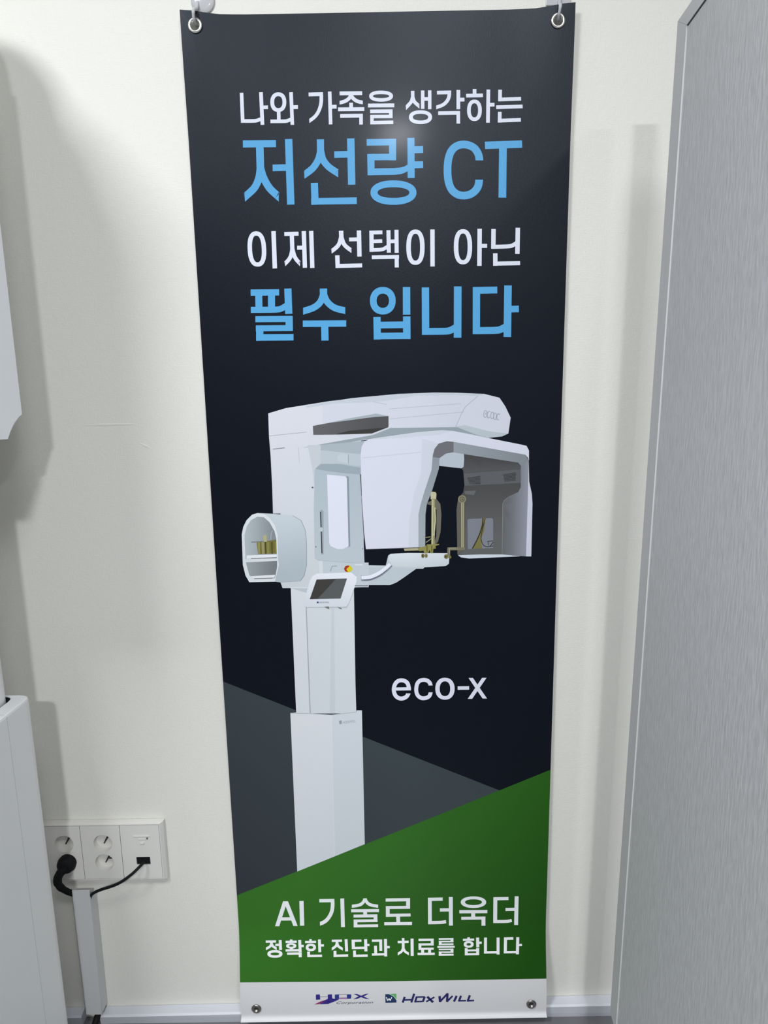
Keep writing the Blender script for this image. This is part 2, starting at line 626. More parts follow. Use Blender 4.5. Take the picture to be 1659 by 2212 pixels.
# --- flat colour fields of the print
NAVY = (0.0016, 0.0030, 0.0078)
bg = flat_fill([(-BW, uv(526, 2122)[1]), (BW, uv(1170, 2114)[1]), (BW, BZ1), (-BW, BZ1)], holes[:2])
grid_cut(bg, 0.02)
o = finish(bg, 'printed_background', 0.00012, lambda f, co: (*NAVY, 1), banner)
o['label'] = 'near-black navy printed field'
pr = Print()
pr.add(FULL, [[(440, 1455.5), (1078.8, 1707.2), (440, 1962.5)]], (54, 62, 64), (44, 49, 53), (800, 1600), (530, 1900))
pr.build('printed_grey_wedge', 0.00018, banner, 0.02, 'dark grey printed wedge')
pr = Print()
pr.add(FULL, [[(440, 1962.5), (1078.8, 1707.2), (1230, 1646.0), (1230, 2113.2), (1170, 2114), (840, 2119.5), (526, 2122), (440, 2122)]], (43, 92, 27), (20, 62, 5), (700, 1830), (1150, 2090))
pr.build('printed_green_field', 0.00024, banner, 0.02, 'green printed field')

# --- lettering: strokes traced syllable by syllable
PALE = (226, 230, 241)
N1, N2, N3 = Frame(510, 185, 7.5409), Frame(720, 185, 7.5409), Frame(920, 185, 7.5409)
p = Print()
a = lambda fr, *ps: [p.add(fr, q, INK) for q in ps]
INK = PALE
a(N1, S(58, (89, 118), (109, 606)), C(58, (85, 577), (200, 577), (300, 575), (350, 566), (400, 545)), S(60, (405, 108), (430, 640)), S(58, (440, 355), (520, 353)),
  O(688, 270, 130, 160, 62), S(58, (693, 395), (697, 570)), C(58, (560, 583), (700, 582), (800, 580), (840, 572), (895, 550)), S(58, (895, 108), (917, 640)), S(62, (920, 352), (1008, 350)),
  S(62, (1182, 145), (1414, 138)), C(58, (1386, 112), (1388, 240), (1374, 335), (1338, 430), (1280, 510), (1195, 575), c1='v'), S(58, (1525, 98), (1540, 632)), S(62, (1555, 346), (1637, 344)))
a(N2, S(64, (103, 128), (470, 124)), S(76, (288, 140), (288, 200)), LEG(60, (280, 175), (250, 215), (190, 255), (103, 280)), LEG(60, (296, 175), (330, 215), (390, 255), (480, 276)),
  S(60, (290, 280), (290, 380)), S(62, (78, 387), (505, 383)), S(62, (112, 495), (480, 490)), S(58, (452, 470), (452, 635)),
  O(778, 172, 194, 90, 62, 58), S(62, (565, 325), (993, 322)), S(60, (600, 420), (965, 416)), S(58, (936, 395), (936, 530)), S(56, (603, 505), (965, 503)), S(56, (630, 482), (630, 630)), S(58, (603, 604), (976, 598)),
  S(56, (1292, 85), (1294, 215)), LEG(58, (1292, 190), (1268, 265), (1185, 358)), LEG(58, (1294, 190), (1322, 265), (1402, 338)), S(56, (1456, 80), (1456, 380)), S(56, (1570, 78), (1570, 385)), S(58, (1480, 219), (1545, 218)),
  O(1420, 515, 188, 112, 62, 58))
a(N3, S(60, (180, 115), (410, 110)), C(58, (382, 86), (376, 180), (342, 255), (275, 315), (168, 356), c1='v'), S(60, (528, 72), (528, 385)), S(62, (545, 230), (628, 228)), S(60, (200, 449), (555, 444)), S(58, (527, 422), (527, 620)),
  S(60, (792, 55), (792, 150)), S(60, (655, 165), (928, 160)), O(790, 403, 120, 175, 60), S(60, (1017, 65), (1010, 605)), S(60, (1035, 314), (1117, 311)),
  S(60, (1208, 68), (1206, 255)), S(60, (1180, 228), (1550, 215)), S(60, (1145, 353), (1575, 340)), S(60, (1203, 428), (1200, 602)), S(60, (1172, 572), (1546, 559)))
p.row = 230; p.split([581.6, 655.9, 728.2, 791, 864.5, 937, 1005, 1069.8], 0.00032, banner, 0.06, 'white printed syllable of the first line')

SKY = (88, 168, 218)
R1, R2, R3, R4 = Frame(380, 0, 3.7705), Frame(800, 0, 3.6065), Frame(480, 460, 4.8794), Frame(800, 460, 4.6083)
N4 = Frame(770, 285, 9.7588)
p = Print(); INK = SKY
a(R1, S(58, (546, 1173), (815, 1170)), S(62, (683, 1180), (689, 1400)), LEG(60, (688, 1370), (676, 1450), (640, 1530), (563, 1603)), LEG(60, (690, 1370), (715, 1450), (765, 1535), (838, 1603)),
  S(54, (788, 1368), (905, 1365)), S(60, (918, 1133), (936, 1667)),
  S(58, (1177, 1135), (1178, 1250)), LEG(56, (1178, 1230), (1160, 1300), (1115, 1370), (1048, 1422)), LEG(56, (1180, 1230), (1198, 1300), (1245, 1360), (1322, 1412)), S(54, (1290, 1260), (1405, 1257)), S(60, (1424, 1128), (1432, 1505)),
  S(58, (1128, 1490), (1134, 1668)), S(54, (1102, 1641), (1473, 1635)))
a(N4, S(140, (215, 222), (835, 215)), S(148, (762, 145), (762, 600)), S(136, (228, 535), (835, 527)), S(150, (302, 465), (310, 915)),
  [[(235, 915), (800, 906), (940, 890), (1010, 866), (1080, 830), (1080, 690), (1010, 730), (940, 750), (800, 763), (300, 772)]],
  S(148, (1148, 125), (1153, 972)), S(148, (1200, 378), (1405, 372)), S(146, (1200, 695), (1405, 690)), O(780, 1280, 485, 258, 150, 146, n=2.2))
a(R2, C(60, (850, 1250), (842, 1205), (815, 1160), (775, 1135), (725, 1126), (675, 1137), (632, 1175), (608, 1240), (601, 1325), (608, 1410), (632, 1475), (675, 1513), (725, 1524), (775, 1515), (815, 1488), (840, 1448), (848, 1400), c0='h', c1='h'),
  S(58, (893, 1133), (1182, 1123)), S(60, (1033, 1130), (1028, 1540)))
p.row = 370; p.split([646.5, 780.5, 935.9, 1045.4], 0.00032, banner, 0.06, 'large sky-blue printed character')

p = Print(); INK = PALE
a(R3, O(366, 380, 98, 186, 47, 45, n=2.4, skew=0.046), S(47, (541, 192), (555, 585)),
  S(42, (655, 222), (805, 219)), S(44, (734, 230), (740, 400)), LEG(42, (739, 380), (725, 450), (700, 495), (665, 532)), LEG(42, (741, 380), (760, 450), (785, 495), (820, 532)), S(42, (790, 367), (860, 366)), S(45, (860, 192), (872, 578)), S(45, (938, 190), (950, 580)),
  S(47, (1253, 188), (1256, 265)), LEG(43, (1254, 250), (1235, 320), (1205, 362), (1155, 402)), LEG(43, (1256, 250), (1278, 318), (1310, 358), (1362, 396)), S(40, (1338, 280), (1430, 278)), S(46, (1441, 185), (1447, 460)), S(46, (1213, 447), (1218, 580)), S(42, (1195, 560), (1475, 553)))
a(R4, S(42, (11, 180), (13, 388)), S(38, (-10, 196), (120, 193)), S(36, (12, 283), (118, 280)), C(36, (-8, 369), (60, 368), (105, 365), (135, 357), (170, 336)), S(40, (180, 172), (184, 395)), S(40, (260, 168), (262, 397)), S(36, (185, 284), (262, 281)),
  S(38, (15, 442), (285, 437)), S(40, (262, 425), (263, 543)),
  O(449, 341, 91, 176, 45, 42, n=2.4), S(44, (618, 165), (619, 533)), O(922, 337, 91, 175, 45, 42, n=2.4), S(44, (1088, 158), (1085, 527)), S(40, (1100, 328), (1162, 328)),
  S(44, (1226, 160), (1224, 355)), C(40, (1204, 338), (1300, 336), (1380, 332), (1415, 323), (1455, 300)), S(44, (1468, 148), (1463, 408)), S(44, (1243, 402), (1244, 526)), S(40, (1222, 505), (1490, 500)))
p.row = 540; p.split([605, 697, 789.9, 869.4, 959.5, 1056.7], 0.00032, banner, 0.06, 'white printed syllable of the third line')

p = Print(); INK = SKY
a(R3, S(66, (300, 840), (600, 837)), S(74, (385, 850), (388, 1020)), S(74, (520, 850), (520, 1020)), C(64, (302, 1022), (450, 1021), (580, 1018), (630, 1005), (680, 975)), S(76, (692, 797), (702, 1064)),
  S(64, (350, 1120), (740, 1117)), S(76, (705, 1090), (707, 1245)), S(62, (355, 1217), (745, 1213)), S(76, (395, 1185), (398, 1347)), S(68, (358, 1313), (752, 1310)),
  S(78, (1067, 797), (1069, 890)), LEG(70, (1066, 860), (1030, 945), (960, 1000), (853, 1036)), LEG(70, (1070, 860), (1110, 940), (1185, 1000), (1297, 1030)), S(68, (850, 1168), (1307, 1165)), S(76, (1080, 1180), (1084, 1345)))
a(R4, O(124, 874, 128, 137, 66, 66, n=2.15), S(74, (360, 738), (361, 1012)), S(72, (66, 1035), (70, 1260)), S(74, (362, 1030), (363, 1255)), S(66, (70, 1117), (362, 1113)), S(64, (35, 1226), (398, 1222)),
  S(73, (548, 742), (550, 1213)), C(68, (515, 1180), (640, 1179), (755, 1177), (800, 1167), (850, 1140)), S(76, (870, 732), (868, 1242)),
  S(68, (1020, 772), (1263, 767)), S(73, (1056, 742), (1055, 1207)), C(70, (1020, 1172), (1150, 1171), (1255, 1168), (1300, 1158), (1350, 1132)), S(75, (1370, 722), (1363, 1235)), S(66, (1390, 958), (1478, 955)))
p.row = 680; p.split([644, 773, 898.7, 1008.7], 0.00032, banner, 0.06, 'sky-blue printed syllable of the fourth line')

XF = Frame(835, 1450, 7.3733)
p = Print(); INK = (212, 214, 226)
a(XF, S(50, (110, 282), (388, 278)), C(64, (353, 295), (350, 240), (332, 188), (292, 155), (237, 143), (180, 157), (140, 198), (118, 260), (118, 320), (140, 382), (185, 422), (240, 434), (295, 418), (328, 390), (348, 352), c1='h'),
  C(62, (702, 225), (688, 183), (648, 148), (590, 136), (530, 151), (490, 195), (473, 270), (478, 340), (505, 393), (550, 423), (595, 429), (650, 416), (688, 383), (702, 335), c0='h', c1='h'),
  O(930, 277, 154, 175, 70, 57, n=2.2), S(56, (1132, 267), (1315, 265)), S(58, (1340, 105), (1564, 433), c0='h', c1='h'), S(58, (1557, 103), (1328, 438), c0='h', c1='h'))
p.row = 1485; p.split([890.9, 937.4, 985.3, 1016.7], 0.00032, banner, 0.06, 'pale printed character of eco-x')

E1, E2, E3 = Frame(590, 1930, 8.295), Frame(770, 1930, 8.295), Frame(940, 1930, 8.295)
p = Print(); INK = (203, 213, 207)
a(E1, S(72, (73, 584), (216, 138), c0='h', c1='h'), S(72, (228, 138), (401, 580), c0='h', c1='h'), S(58, (130, 454), (330, 452)), S(76, (508, 133), (520, 575)),
  S(60, (828, 128), (1095, 124)), C(66, (1064, 97), (1066, 220), (1046, 335), (985, 445), (915, 508), (840, 540), c1='v'), S(68, (1238, 87), (1252, 600)))
a(E2, S(66, (153, 85), (154, 135)), LEG(56, (148, 110), (112, 165), (50, 205), (-83, 228)), LEG(56, (160, 110), (195, 165), (262, 205), (388, 226)), S(55, (-95, 308), (403, 304)), S(68, (155, 320), (157, 390)), S(52, (-52, 403), (375, 398)), S(68, (340, 380), (343, 508)),
  S(50, (-50, 489), (378, 484)), S(66, (-18, 468), (-15, 600)), S(50, (-50, 580), (388, 574)),
  S(57, (523, 115), (960, 109)), S(70, (925, 86), (925, 272)), S(52, (528, 250), (958, 246)), S(68, (560, 224), (562, 412)), S(54, (528, 390), (970, 382)), S(68, (745, 400), (750, 540)), S(55, (498, 540), (995, 535)),
  S(58, (1282, 104), (1545, 99)), S(68, (1314, 76), (1317, 545)), C(58, (1285, 520), (1450, 517), (1540, 513), (1605, 502)))
a(E3, S(58, (85, 293), (250, 291)), S(70, (280, 60), (282, 573)), O(686, 154, 228, 104, 76, 52, n=2.1), S(58, (433, 325), (935, 322)), S(72, (680, 330), (682, 440)), S(54, (468, 443), (900, 438)), S(70, (865, 414), (865, 575)),
  S(57, (1045, 93), (1313, 88)), S(70, (1078, 66), (1075, 525)), C(55, (1042, 500), (1200, 500), (1300, 496), (1372, 480)), S(55, (1260, 285), (1430, 281)), S(70, (1460, 48), (1450, 562)))
p.row = 1970; p.split([644.2, 673, 752, 824.9, 907.4, 985.2, 1058.7], 0.00036, banner, 0.03, 'white printed character on green')

G1, G2, G3, G4 = (Frame(x, 2015, 11.06) for x in (565, 705, 850, 990))
p = Print(); INK = (196, 208, 202)
a(G1, S(55, (100, 208), (348, 203)), S(66, (238, 215), (238, 290)), LEG(58, (236, 250), (205, 320), (105, 380)), LEG(58, (240, 250), (270, 315), (362, 375)), S(55, (330, 285), (430, 283)), S(70, (445, 168), (455, 408)), O(320, 500, 180, 92, 76, 58),
  S(60, (708, 155), (708, 200)), S(55, (575, 215), (840, 210)), O(710, 308, 122, 65, 70, 42), S(70, (712, 365), (714, 410)), S(55, (575, 417), (915, 412)), S(70, (910, 165), (924, 460)), S(55, (925, 312), (1008, 310)), S(52, (610, 494), (960, 490)), S(72, (922, 472), (925, 578)),
  S(60, (1170, 150), (1170, 200)), S(52, (1040, 218), (1302, 213)), O(1178, 345, 122, 90, 66, 56), S(68, (1382, 155), (1392, 460)), S(55, (1400, 300), (1490, 297)), S(66, (1123, 445), (1128, 573)), S(55, (1095, 548), (1445, 544)))
a(G2, S(55, (130, 188), (374, 184)), S(66, (254, 195), (255, 280)), LEG(60, (253, 240), (225, 315), (130, 385)), LEG(60, (257, 240), (290, 320), (392, 385)), S(70, (470, 150), (485, 440)), S(68, (205, 425), (210, 573)), S(55, (172, 545), (520, 538)),
  S(55, (605, 187), (838, 184)), S(75, (640, 160), (646, 380)), S(55, (610, 359), (920, 355)), S(72, (937, 150), (945, 440)), S(52, (960, 288), (1030, 286)), S(66, (672, 420), (675, 573)), S(55, (640, 546), (988, 540)),
  S(55, (1088, 185), (1332, 182)), S(68, (1297, 158), (1300, 425)), S(68, (1173, 305), (1180, 520)), S(55, (1088, 515), (1400, 508)), S(70, (1412, 145), (1418, 560)), S(55, (1430, 340), (1515, 336)))
a(G3, S(60, (230, 120), (232, 200)), S(55, (100, 218), (360, 213)), S(66, (232, 230), (232, 390)), LEG(58, (230, 360), (195, 440), (102, 502)), LEG(58, (235, 360), (275, 440), (368, 500)), S(72, (443, 135), (447, 550)),
  S(55, (598, 167), (960, 163)), S(70, (925, 140), (925, 300)), S(52, (600, 275), (955, 272)), S(68, (630, 250), (632, 404)), S(52, (600, 380), (960, 375)), S(70, (695, 390), (698, 490)), S(70, (862, 390), (862, 490)), S(55, (575, 500), (985, 497)),
  S(40, (1080, 145), (1430, 140)), S(68, (1398, 125), (1398, 225)), S(36, (1080, 208), (1430, 205)), S(66, (1115, 195), (1118, 288)), S(40, (1080, 272), (1432, 268)), S(46, (1048, 334), (1460, 329)), S(36, (1080, 395), (1430, 391)), S(68, (1398, 378), (1398, 470)),
  S(34, (1080, 457), (1430, 455)), S(66, (1115, 445), (1115, 540)), S(46, (1080, 523), (1435, 518)))
a(G4, S(62, (245, 105), (247, 160)), S(52, (110, 166), (378, 160)), O(248, 272, 118, 80, 66, 50), S(72, (460, 110), (465, 342)), S(55, (480, 235), (558, 233)), S(68, (188, 362), (190, 528)), S(72, (462, 360), (462, 525)), S(45, (190, 418), (462, 413)), S(52, (155, 508), (495, 502)),
  S(70, (650, 110), (648, 492)), S(58, (615, 465), (920, 460)), S(70, (950, 110), (950, 515)),
  S(58, (1090, 135), (1314, 130)), S(72, (1128, 110), (1122, 486)), S(55, (1085, 460), (1390, 455)), S(72, (1420, 102), (1412, 510)), S(52, (1440, 289), (1520, 285)))
p.row = 2045; p.split([613.4, 657.4, 710.4, 755.6, 800.7, 850, 897.9, 942, 993.6, 1042.9, 1083.6], 0.00036, banner, 0.03, 'small white printed syllable on green')


# --- small printed words set from the built-in font, fitted to a pixel quad
def word(name, body, p0, p1, height, col, off, parent, shear=0.0, label=None):
    cu = bpy.data.curves.new('word', 'FONT'); cu.body = body; cu.shear = shear; cu.size = 1.0; cu.resolution_u = 2
    to = bpy.data.objects.new('word', cu); COL.objects.link(to)
    dg = bpy.context.evaluated_depsgraph_get(); me = bpy.data.meshes.new_from_object(to.evaluated_get(dg))
    bpy.data.objects.remove(to); bpy.data.curves.remove(cu)
    xs = [v.co.x for v in me.vertices]; x0, x1 = min(xs), max(xs); cap = 0.70
    c = lin(col); bm = bmesh.new(); bm.from_mesh(me); bpy.data.meshes.remove(me)
    cl = bm.loops.layers.float_color.new('Col')
    for v in bm.verts:
        t = (v.co.x - x0) / (x1 - x0); q = v.co.y / cap
        px = p0[0] + (p1[0] - p0[0]) * t; py = p0[1] + (p1[1] - p0[1]) * t - q * height
        u = uv(px, py); v.co = place(u[0], u[1], off)
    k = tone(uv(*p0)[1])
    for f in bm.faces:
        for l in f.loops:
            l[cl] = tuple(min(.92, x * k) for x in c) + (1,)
    me = bpy.data.meshes.new(name); bm.to_mesh(me); bm.free()
    o = link(name, me, MT['vinyl'], parent)
    if label:
        o['label'] = label
    return o


# --- the two maker's logos on the white strip
H1, H2 = Frame(670, 2135, 11.06), Frame(820, 2135, 7.9)
p = Print()
NV = (34, 28, 92)
p.add(H1, [[(135, 145), (230, 140), (242, 262), (140, 270)], [(420, 145), (520, 138), (530, 258), (420, 272)]], NV)
p.add(H1, S(13, (232, 200), (424, 197)), (105, 98, 112))
p.add(H1, [[(300, 295), (420, 250), (530, 236), (600, 250), (690, 262), (560, 318), (430, 368), (230, 374)]], NV)
p.add(H1, [[(92, 382), (240, 312), (420, 255), (330, 330), (210, 372)]], (112, 40, 78), (44, 26, 88), (180, 350), (380, 300))
p.add(H1, [[(588, 145), (690, 140), (688, 252), (590, 257)], [(875, 140), (965, 138), (985, 150), (978, 230), (960, 242), (880, 246)]], (30, 40, 96))
p.add(H1, S(12, (690, 141), (880, 137)), (110, 102, 116))
p.add(H1, S(34, (688, 235), (882, 230)), (118, 84, 122))
p.add(H1, [[(1040, 128), (1120, 128), (1220, 172), (1320, 128), (1395, 122), (1275, 190), (1415, 248), (1330, 246), (1215, 205), (1120, 246), (1030, 250), (1160, 185)]], NV)
o = p.build('printed_logo', 0.00036, banner, 0.03, 'navy and red HDX logo', dl=0.00002)
word('logo_word', 'Corporation', H1.px((630, 366)), H1.px((1505, 352)), 5.2, (62, 66, 78), 0.0006, o, 0.35, 'small grey italic word under the logo')
p = Print()
p.add(H2, [[(95, 98), (285, 88), (288, 240), (100, 246)]], (22, 38, 66))
p.add(H2, [[(165, 94), (285, 88), (287, 195), (262, 155), (225, 120)]], (74, 128, 76))
p.add(H2, S(7, (165, 97), (225, 122)) + S(7, (225, 122), (262, 157)) + S(7, (262, 157), (287, 197)), (150, 180, 160))
p.add(H2, S(15, (115, 148), (138, 208)) + S(13, (138, 208), (162, 168)) + S(15, (162, 168), (180, 208)) + S(13, (180, 208), (208, 148)), (176, 198, 196))
INK2 = (26, 26, 70)
p.add(H2, S(36, (428, 142), (394, 240)) + S(36, (590, 88), (540, 238)) + S(28, (410, 196), (560, 190)), INK2)
p.add(H2, S(34, (632, 140), (604, 236)) + S(24, (600, 224), (735, 220)) + S(26, (622, 146), (770, 142)) + S(36, (770, 138), (738, 224)), INK2)
p.add(H2, S(40, (812, 138), (912, 234)) + S(26, (935, 146), (795, 224)), INK2)
p.add(H2, S(42, (1022, 128), (1032, 228)) + S(32, (1030, 222), (1160, 84)) + S(38, (1158, 80), (1150, 226)) + S(30, (1148, 222), (1245, 126)), INK2)
p.add(H2, S(36, (1315, 124), (1268, 222)) + S(36, (1388, 122), (1352, 218)) + S(26, (1340, 208), (1475, 206)) + S(36, (1540, 114), (1502, 214)) + S(28, (1490, 209), (1612, 203)), INK2)
p.build('printed_logo', 0.00036, banner, 0.03, 'green and navy square emblem with HDX WILL in slanted capitals', dl=0.00002)

# --- the printed picture of a dental scanner
A_, B_, C_ = Frame(500, 820, 4.2528), Frame(760, 820, 3.95), Frame(560, 1480, 5.0267)
L0 = 0.0004
p = Print()
p.add(A_, [[(338, 310), (500, 262), (900, 198), (1300, 152), (1531, 135), (1531, 520), (1190, 560), (1185, 870), (1195, 1100), (1215, 1450), (1222, 1690), (1258, 1690), (1258, 1905),
            (1130, 1910), (690, 1915), (470, 1915), (450, 1860), (450, 1230), (382, 1230), (375, 1000), (360, 700), (345, 520)]], (202, 207, 210), (212, 214, 220), (500, 1700), (600, 350))
body = p.build('printed_scanner', L0, banner, 0.02, 'printed white dental scanner')
# column and sleeve
p = Print()
p.add(FULL, [[(628, 1268), (764.5, 1270), (767.9, 1480), (769.8, 1541), (640, 1541), (637.2, 1480)]], (201, 206, 209))
p.add(FULL, [[(628, 1268), (662, 1268), (670.4, 1541), (640, 1541)]], (206, 210, 213))
p.add(FULL, S(2.2, (661.5, 1311), (670.2, 1541)), (156, 164, 168))
p.add(FULL, [[(716, 1311), (722, 1311), (724, 1541), (712, 1541)]], (193, 199, 203))
p.add(A_, [[(545, 1915), (1125, 1915), (1120, 1960), (1060, 2100), (700, 2095), (690, 2120), (690, 1960)]], (184, 192, 196))
p.build('printed_column', L0 + .00004, body, 0.02, dl=0.000012)
p = Print()
p.add(C_, [[(338, 303), (395, 296), (550, 306), (785, 322), (1055, 290), (1060, 272), (1115, 272), (1146, 1725), (413, 2022)]], (206, 209, 211), (196, 201, 204), (500, 400), (700, 1900))
p.add(C_, [[(785, 322), (1055, 292), (1060, 272), (1115, 272), (1146, 1725), (818, 1858)]], (196, 202, 206), (190, 197, 199), (900, 400), (1000, 1700))
p.add(C_, S(7, (340, 303), (550, 308), (785, 322), (1055, 291)), (168, 175, 180))
p.add(C_, S(5, (787, 330), (818, 1855)), (203, 207, 210))
p.add(C_, [[(868, 385), (895, 382), (895, 420), (870, 422)]], (140, 146, 152))
sl = p.build('printed_sleeve', L0 + .00012, body, 0.02, dl=0.000012)
word('printed_word', 'HDXWILL', C_.px((905, 418)), C_.px((1048, 402)), 5.6, (150, 155, 160), L0 + .00024, body, 0.2)
# overhead arm
p = Print()
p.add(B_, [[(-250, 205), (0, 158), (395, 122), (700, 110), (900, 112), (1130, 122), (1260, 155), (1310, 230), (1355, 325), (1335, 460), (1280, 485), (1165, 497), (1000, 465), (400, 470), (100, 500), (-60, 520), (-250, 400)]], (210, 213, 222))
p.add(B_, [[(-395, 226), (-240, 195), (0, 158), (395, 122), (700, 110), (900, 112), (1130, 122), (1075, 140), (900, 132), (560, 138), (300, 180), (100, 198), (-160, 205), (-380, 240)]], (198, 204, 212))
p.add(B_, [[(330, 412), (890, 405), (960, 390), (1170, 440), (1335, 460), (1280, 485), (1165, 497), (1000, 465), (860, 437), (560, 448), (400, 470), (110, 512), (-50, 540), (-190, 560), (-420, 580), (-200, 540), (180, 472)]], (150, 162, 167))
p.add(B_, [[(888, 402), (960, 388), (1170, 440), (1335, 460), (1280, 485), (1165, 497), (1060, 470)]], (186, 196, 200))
p.add(B_, S(4, (320, 250), (930, 205)) + S(4, (320, 335), (960, 275)) + S(6, (888, 400), (930, 300), (968, 232), (1075, 140)) + S(4, (180, 190), (300, 212)), (180, 187, 195))
# slot with dark inside
p.add(A_, [[(748, 425), (1000, 378), (1230, 335), (1330, 312), (1443, 335), (1443, 435), (1290, 495), (1000, 505), (752, 508)]], (98, 98, 99), (82, 82, 82), (800, 420), (1300, 480))
p.add(A_, [[(1080, 470), (1440, 438), (1290, 495), (950, 502)]], (58, 58, 56))
p.add(A_, [[(900, 396), (1100, 352), (1330, 312), (1443, 335), (1330, 342), (1240, 352), (1000, 385)]], (166, 176, 180))
# emblem on the nose of the arm
NF = Frame(1030, 870, 23.7)
GR = (160, 170, 176)
p.add(NF, O(432, 575, 98, 188, 34, 34, n=2.4, skew=-0.05, N=24), GR)
p.add(NF, D(450, 556, 30), GR)
p.add(NF, C(36, (690, 470), (625, 438), (560, 500), (530, 620), (550, 740), (600, 780), (660, 730)), GR)
p.add(NF, O(785, 645, 88, 185, 34, 34, n=2.6, skew=-0.06, N=24), GR)
p.add(NF, O(930, 688, 82, 180, 34, 34, n=2.8, skew=-0.06, N=24), GR)
p.add(NF, C(38, (1165, 610), (1120, 560), (1060, 590), (1025, 700), (1020, 800), (1060, 870), (1130, 860)), GR)
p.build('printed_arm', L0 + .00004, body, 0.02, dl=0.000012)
# recessed front of the body
p = Print()
p.add(A_, [[(700, 600), (820, 600), (820, 770), (770, 822), (760, 950), (740, 800)]], (196, 201, 205))
p.add(A_, [[(820, 600), (1240, 600), (1240, 860), (1185, 870), (1195, 1100), (1222, 1690), (800, 1660), (765, 1640), (757, 1200), (765, 830), (820, 775)]], (174, 186, 192), (184, 194, 199), (900, 900), (1000, 1600))
p.add(A_, [[(820, 600), (1240, 560), (1240, 690), (1060, 672), (820, 648)]], (170, 181, 186))
p.add(A_, [[(820, 648), (1060, 672), (1240, 690), (1240, 800), (1000, 772), (820, 772)]], (186, 196, 201))
p.add(A_, [[(770, 820), (820, 775), (1000, 775), (1185, 810), (1185, 872), (1000, 855), (850, 835)]], (154, 167, 174))
p.add(A_, [[(975, 700), (1010, 682), (1070, 690), (1070, 770), (975, 745)]], (194, 203, 208))
p.add(A_, [[(1055, 885), (1078, 890), (1092, 1530), (1070, 1540)]], (136, 149, 156))
p.add(A_, [[(878, 872), (1045, 888), (1060, 905), (1076, 1530), (1025, 1555), (975, 1556), (912, 1530), (898, 1500)]], (219, 221, 231))
p.add(A_, [[(812, 1205), (828, 1193), (846, 1210), (846, 1600), (828, 1608)]], (150, 160, 166))
p.add(A_, S(9, (819, 1215), (825, 1400), (831, 1595)), (40, 41, 46))
p.add(A_, D(826, 1375, 17, 20), (186, 196, 198))
p.add(A_, D(745, 990, 9, 7) + D(776, 1535, 5, 7) + D(1206, 1553, 5, 5), (95, 100, 104))
p.add(A_, S(5, (380, 638), (490, 625)), (120, 126, 130))
p.add(A_, S(3, (346, 516), (690, 480)) + S(3, (612, 620), (625, 760)), (190, 196, 200))
p.add(A_, S(4, (1072, 688), (1074, 770)), (140, 150, 156))
p.add(A_, [[(1183, 870), (1190, 870), (1199, 1100), (1192, 1060)], [(1214, 1450), (1222, 1560), (1228, 1690), (1222, 1690)]], (40, 44, 52))
# ledge below with emergency button
p.add(A_, [[(800, 1665), (1222, 1690), (1258, 1690), (1258, 1800), (800, 1790)]], (188, 197, 202))
p.add(A_, [[(800, 1665), (838, 1665), (842, 1780), (805, 1785)]], (206, 211, 214))
p.add(A_, S(6, (970, 1711), (925, 1713), (908, 1760)), (140, 148, 152))
p.add(A_, [[(1258, 1690), (1258, 1706), (1135, 1706), (1130, 1690)]], (206, 212, 216))
p.add(A_, D(1072, 1737, 38, 32), (208, 196, 40))
p.add(A_, [[(1072, 1705), (1085, 1712), (1056, 1740), (1072, 1768), (1045, 1760), (1034, 1737), (1045, 1714)]], (166, 52, 38))
p.build('printed_body_front', L0 + .00032, body, 0.02, dl=0.000012)
# accessory cabinet
p = Print()
p.add(A_, [[(95, 1420), (110, 1350), (140, 1290), (190, 1240), (240, 1225), (380, 1232), (560, 1245), (640, 1290), (680, 1380), (690, 1500), (692, 1700), (670, 1800), (630, 1850), (450, 1862), (400, 1855), (165, 1860), (130, 1800), (105, 1700)]],
      (194, 203, 207), (172, 183, 188), (450, 1300), (640, 1700))
p.add(A_, S(5, (560, 1247), (640, 1293), (678, 1382), (690, 1500), (691, 1700), (668, 1800), (632, 1848)), (150, 160, 166))
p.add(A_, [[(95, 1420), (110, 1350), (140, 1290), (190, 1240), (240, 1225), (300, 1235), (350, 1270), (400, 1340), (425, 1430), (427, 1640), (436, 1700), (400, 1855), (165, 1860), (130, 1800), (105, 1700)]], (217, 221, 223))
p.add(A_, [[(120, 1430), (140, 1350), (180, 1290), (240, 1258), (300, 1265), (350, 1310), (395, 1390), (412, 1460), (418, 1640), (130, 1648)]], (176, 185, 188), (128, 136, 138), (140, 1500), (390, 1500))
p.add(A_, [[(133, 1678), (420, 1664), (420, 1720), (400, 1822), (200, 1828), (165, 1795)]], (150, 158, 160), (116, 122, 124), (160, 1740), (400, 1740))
p.add(A_, [[(140, 1614), (416, 1603), (416, 1630), (140, 1646)]], (226, 229, 232))
p.add(A_, S(6, (180, 1643), (410, 1634)), (96, 100, 102))
p.add(A_, [[(128, 1652), (422, 1640), (424, 1662), (132, 1677)]], (214, 219, 221))
p.add(A_, [[(175, 1805), (402, 1792), (396, 1818), (200, 1826)]], (224, 227, 230))
p.add(A_, S(7, (210, 1828), (380, 1822)), (92, 96, 98))
p.add(A_, [[(232, 1495), (412, 1470), (416, 1592), (245, 1602)]], (112, 108, 56))
for x0, x1, c in ((240, 262, (146, 142, 88)), (276, 302, (150, 146, 98)), (322, 348, (134, 130, 70)), (362, 380, (86, 82, 34)), (306, 318, (72, 70, 28)), (398, 412, (128, 124, 60))):
    p.add(A_, [[(x0, 1492), (x1, 1488), (x1 + 2, 1598), (x0 + 6, 1600)]], c)
p.add(A_, [[(290, 1440), (305, 1425), (325, 1430), (325, 1490), (296, 1490)]], (176, 172, 126))
p.add(A_, S(5, (182, 1492), (300, 1488)), (92, 96, 92))
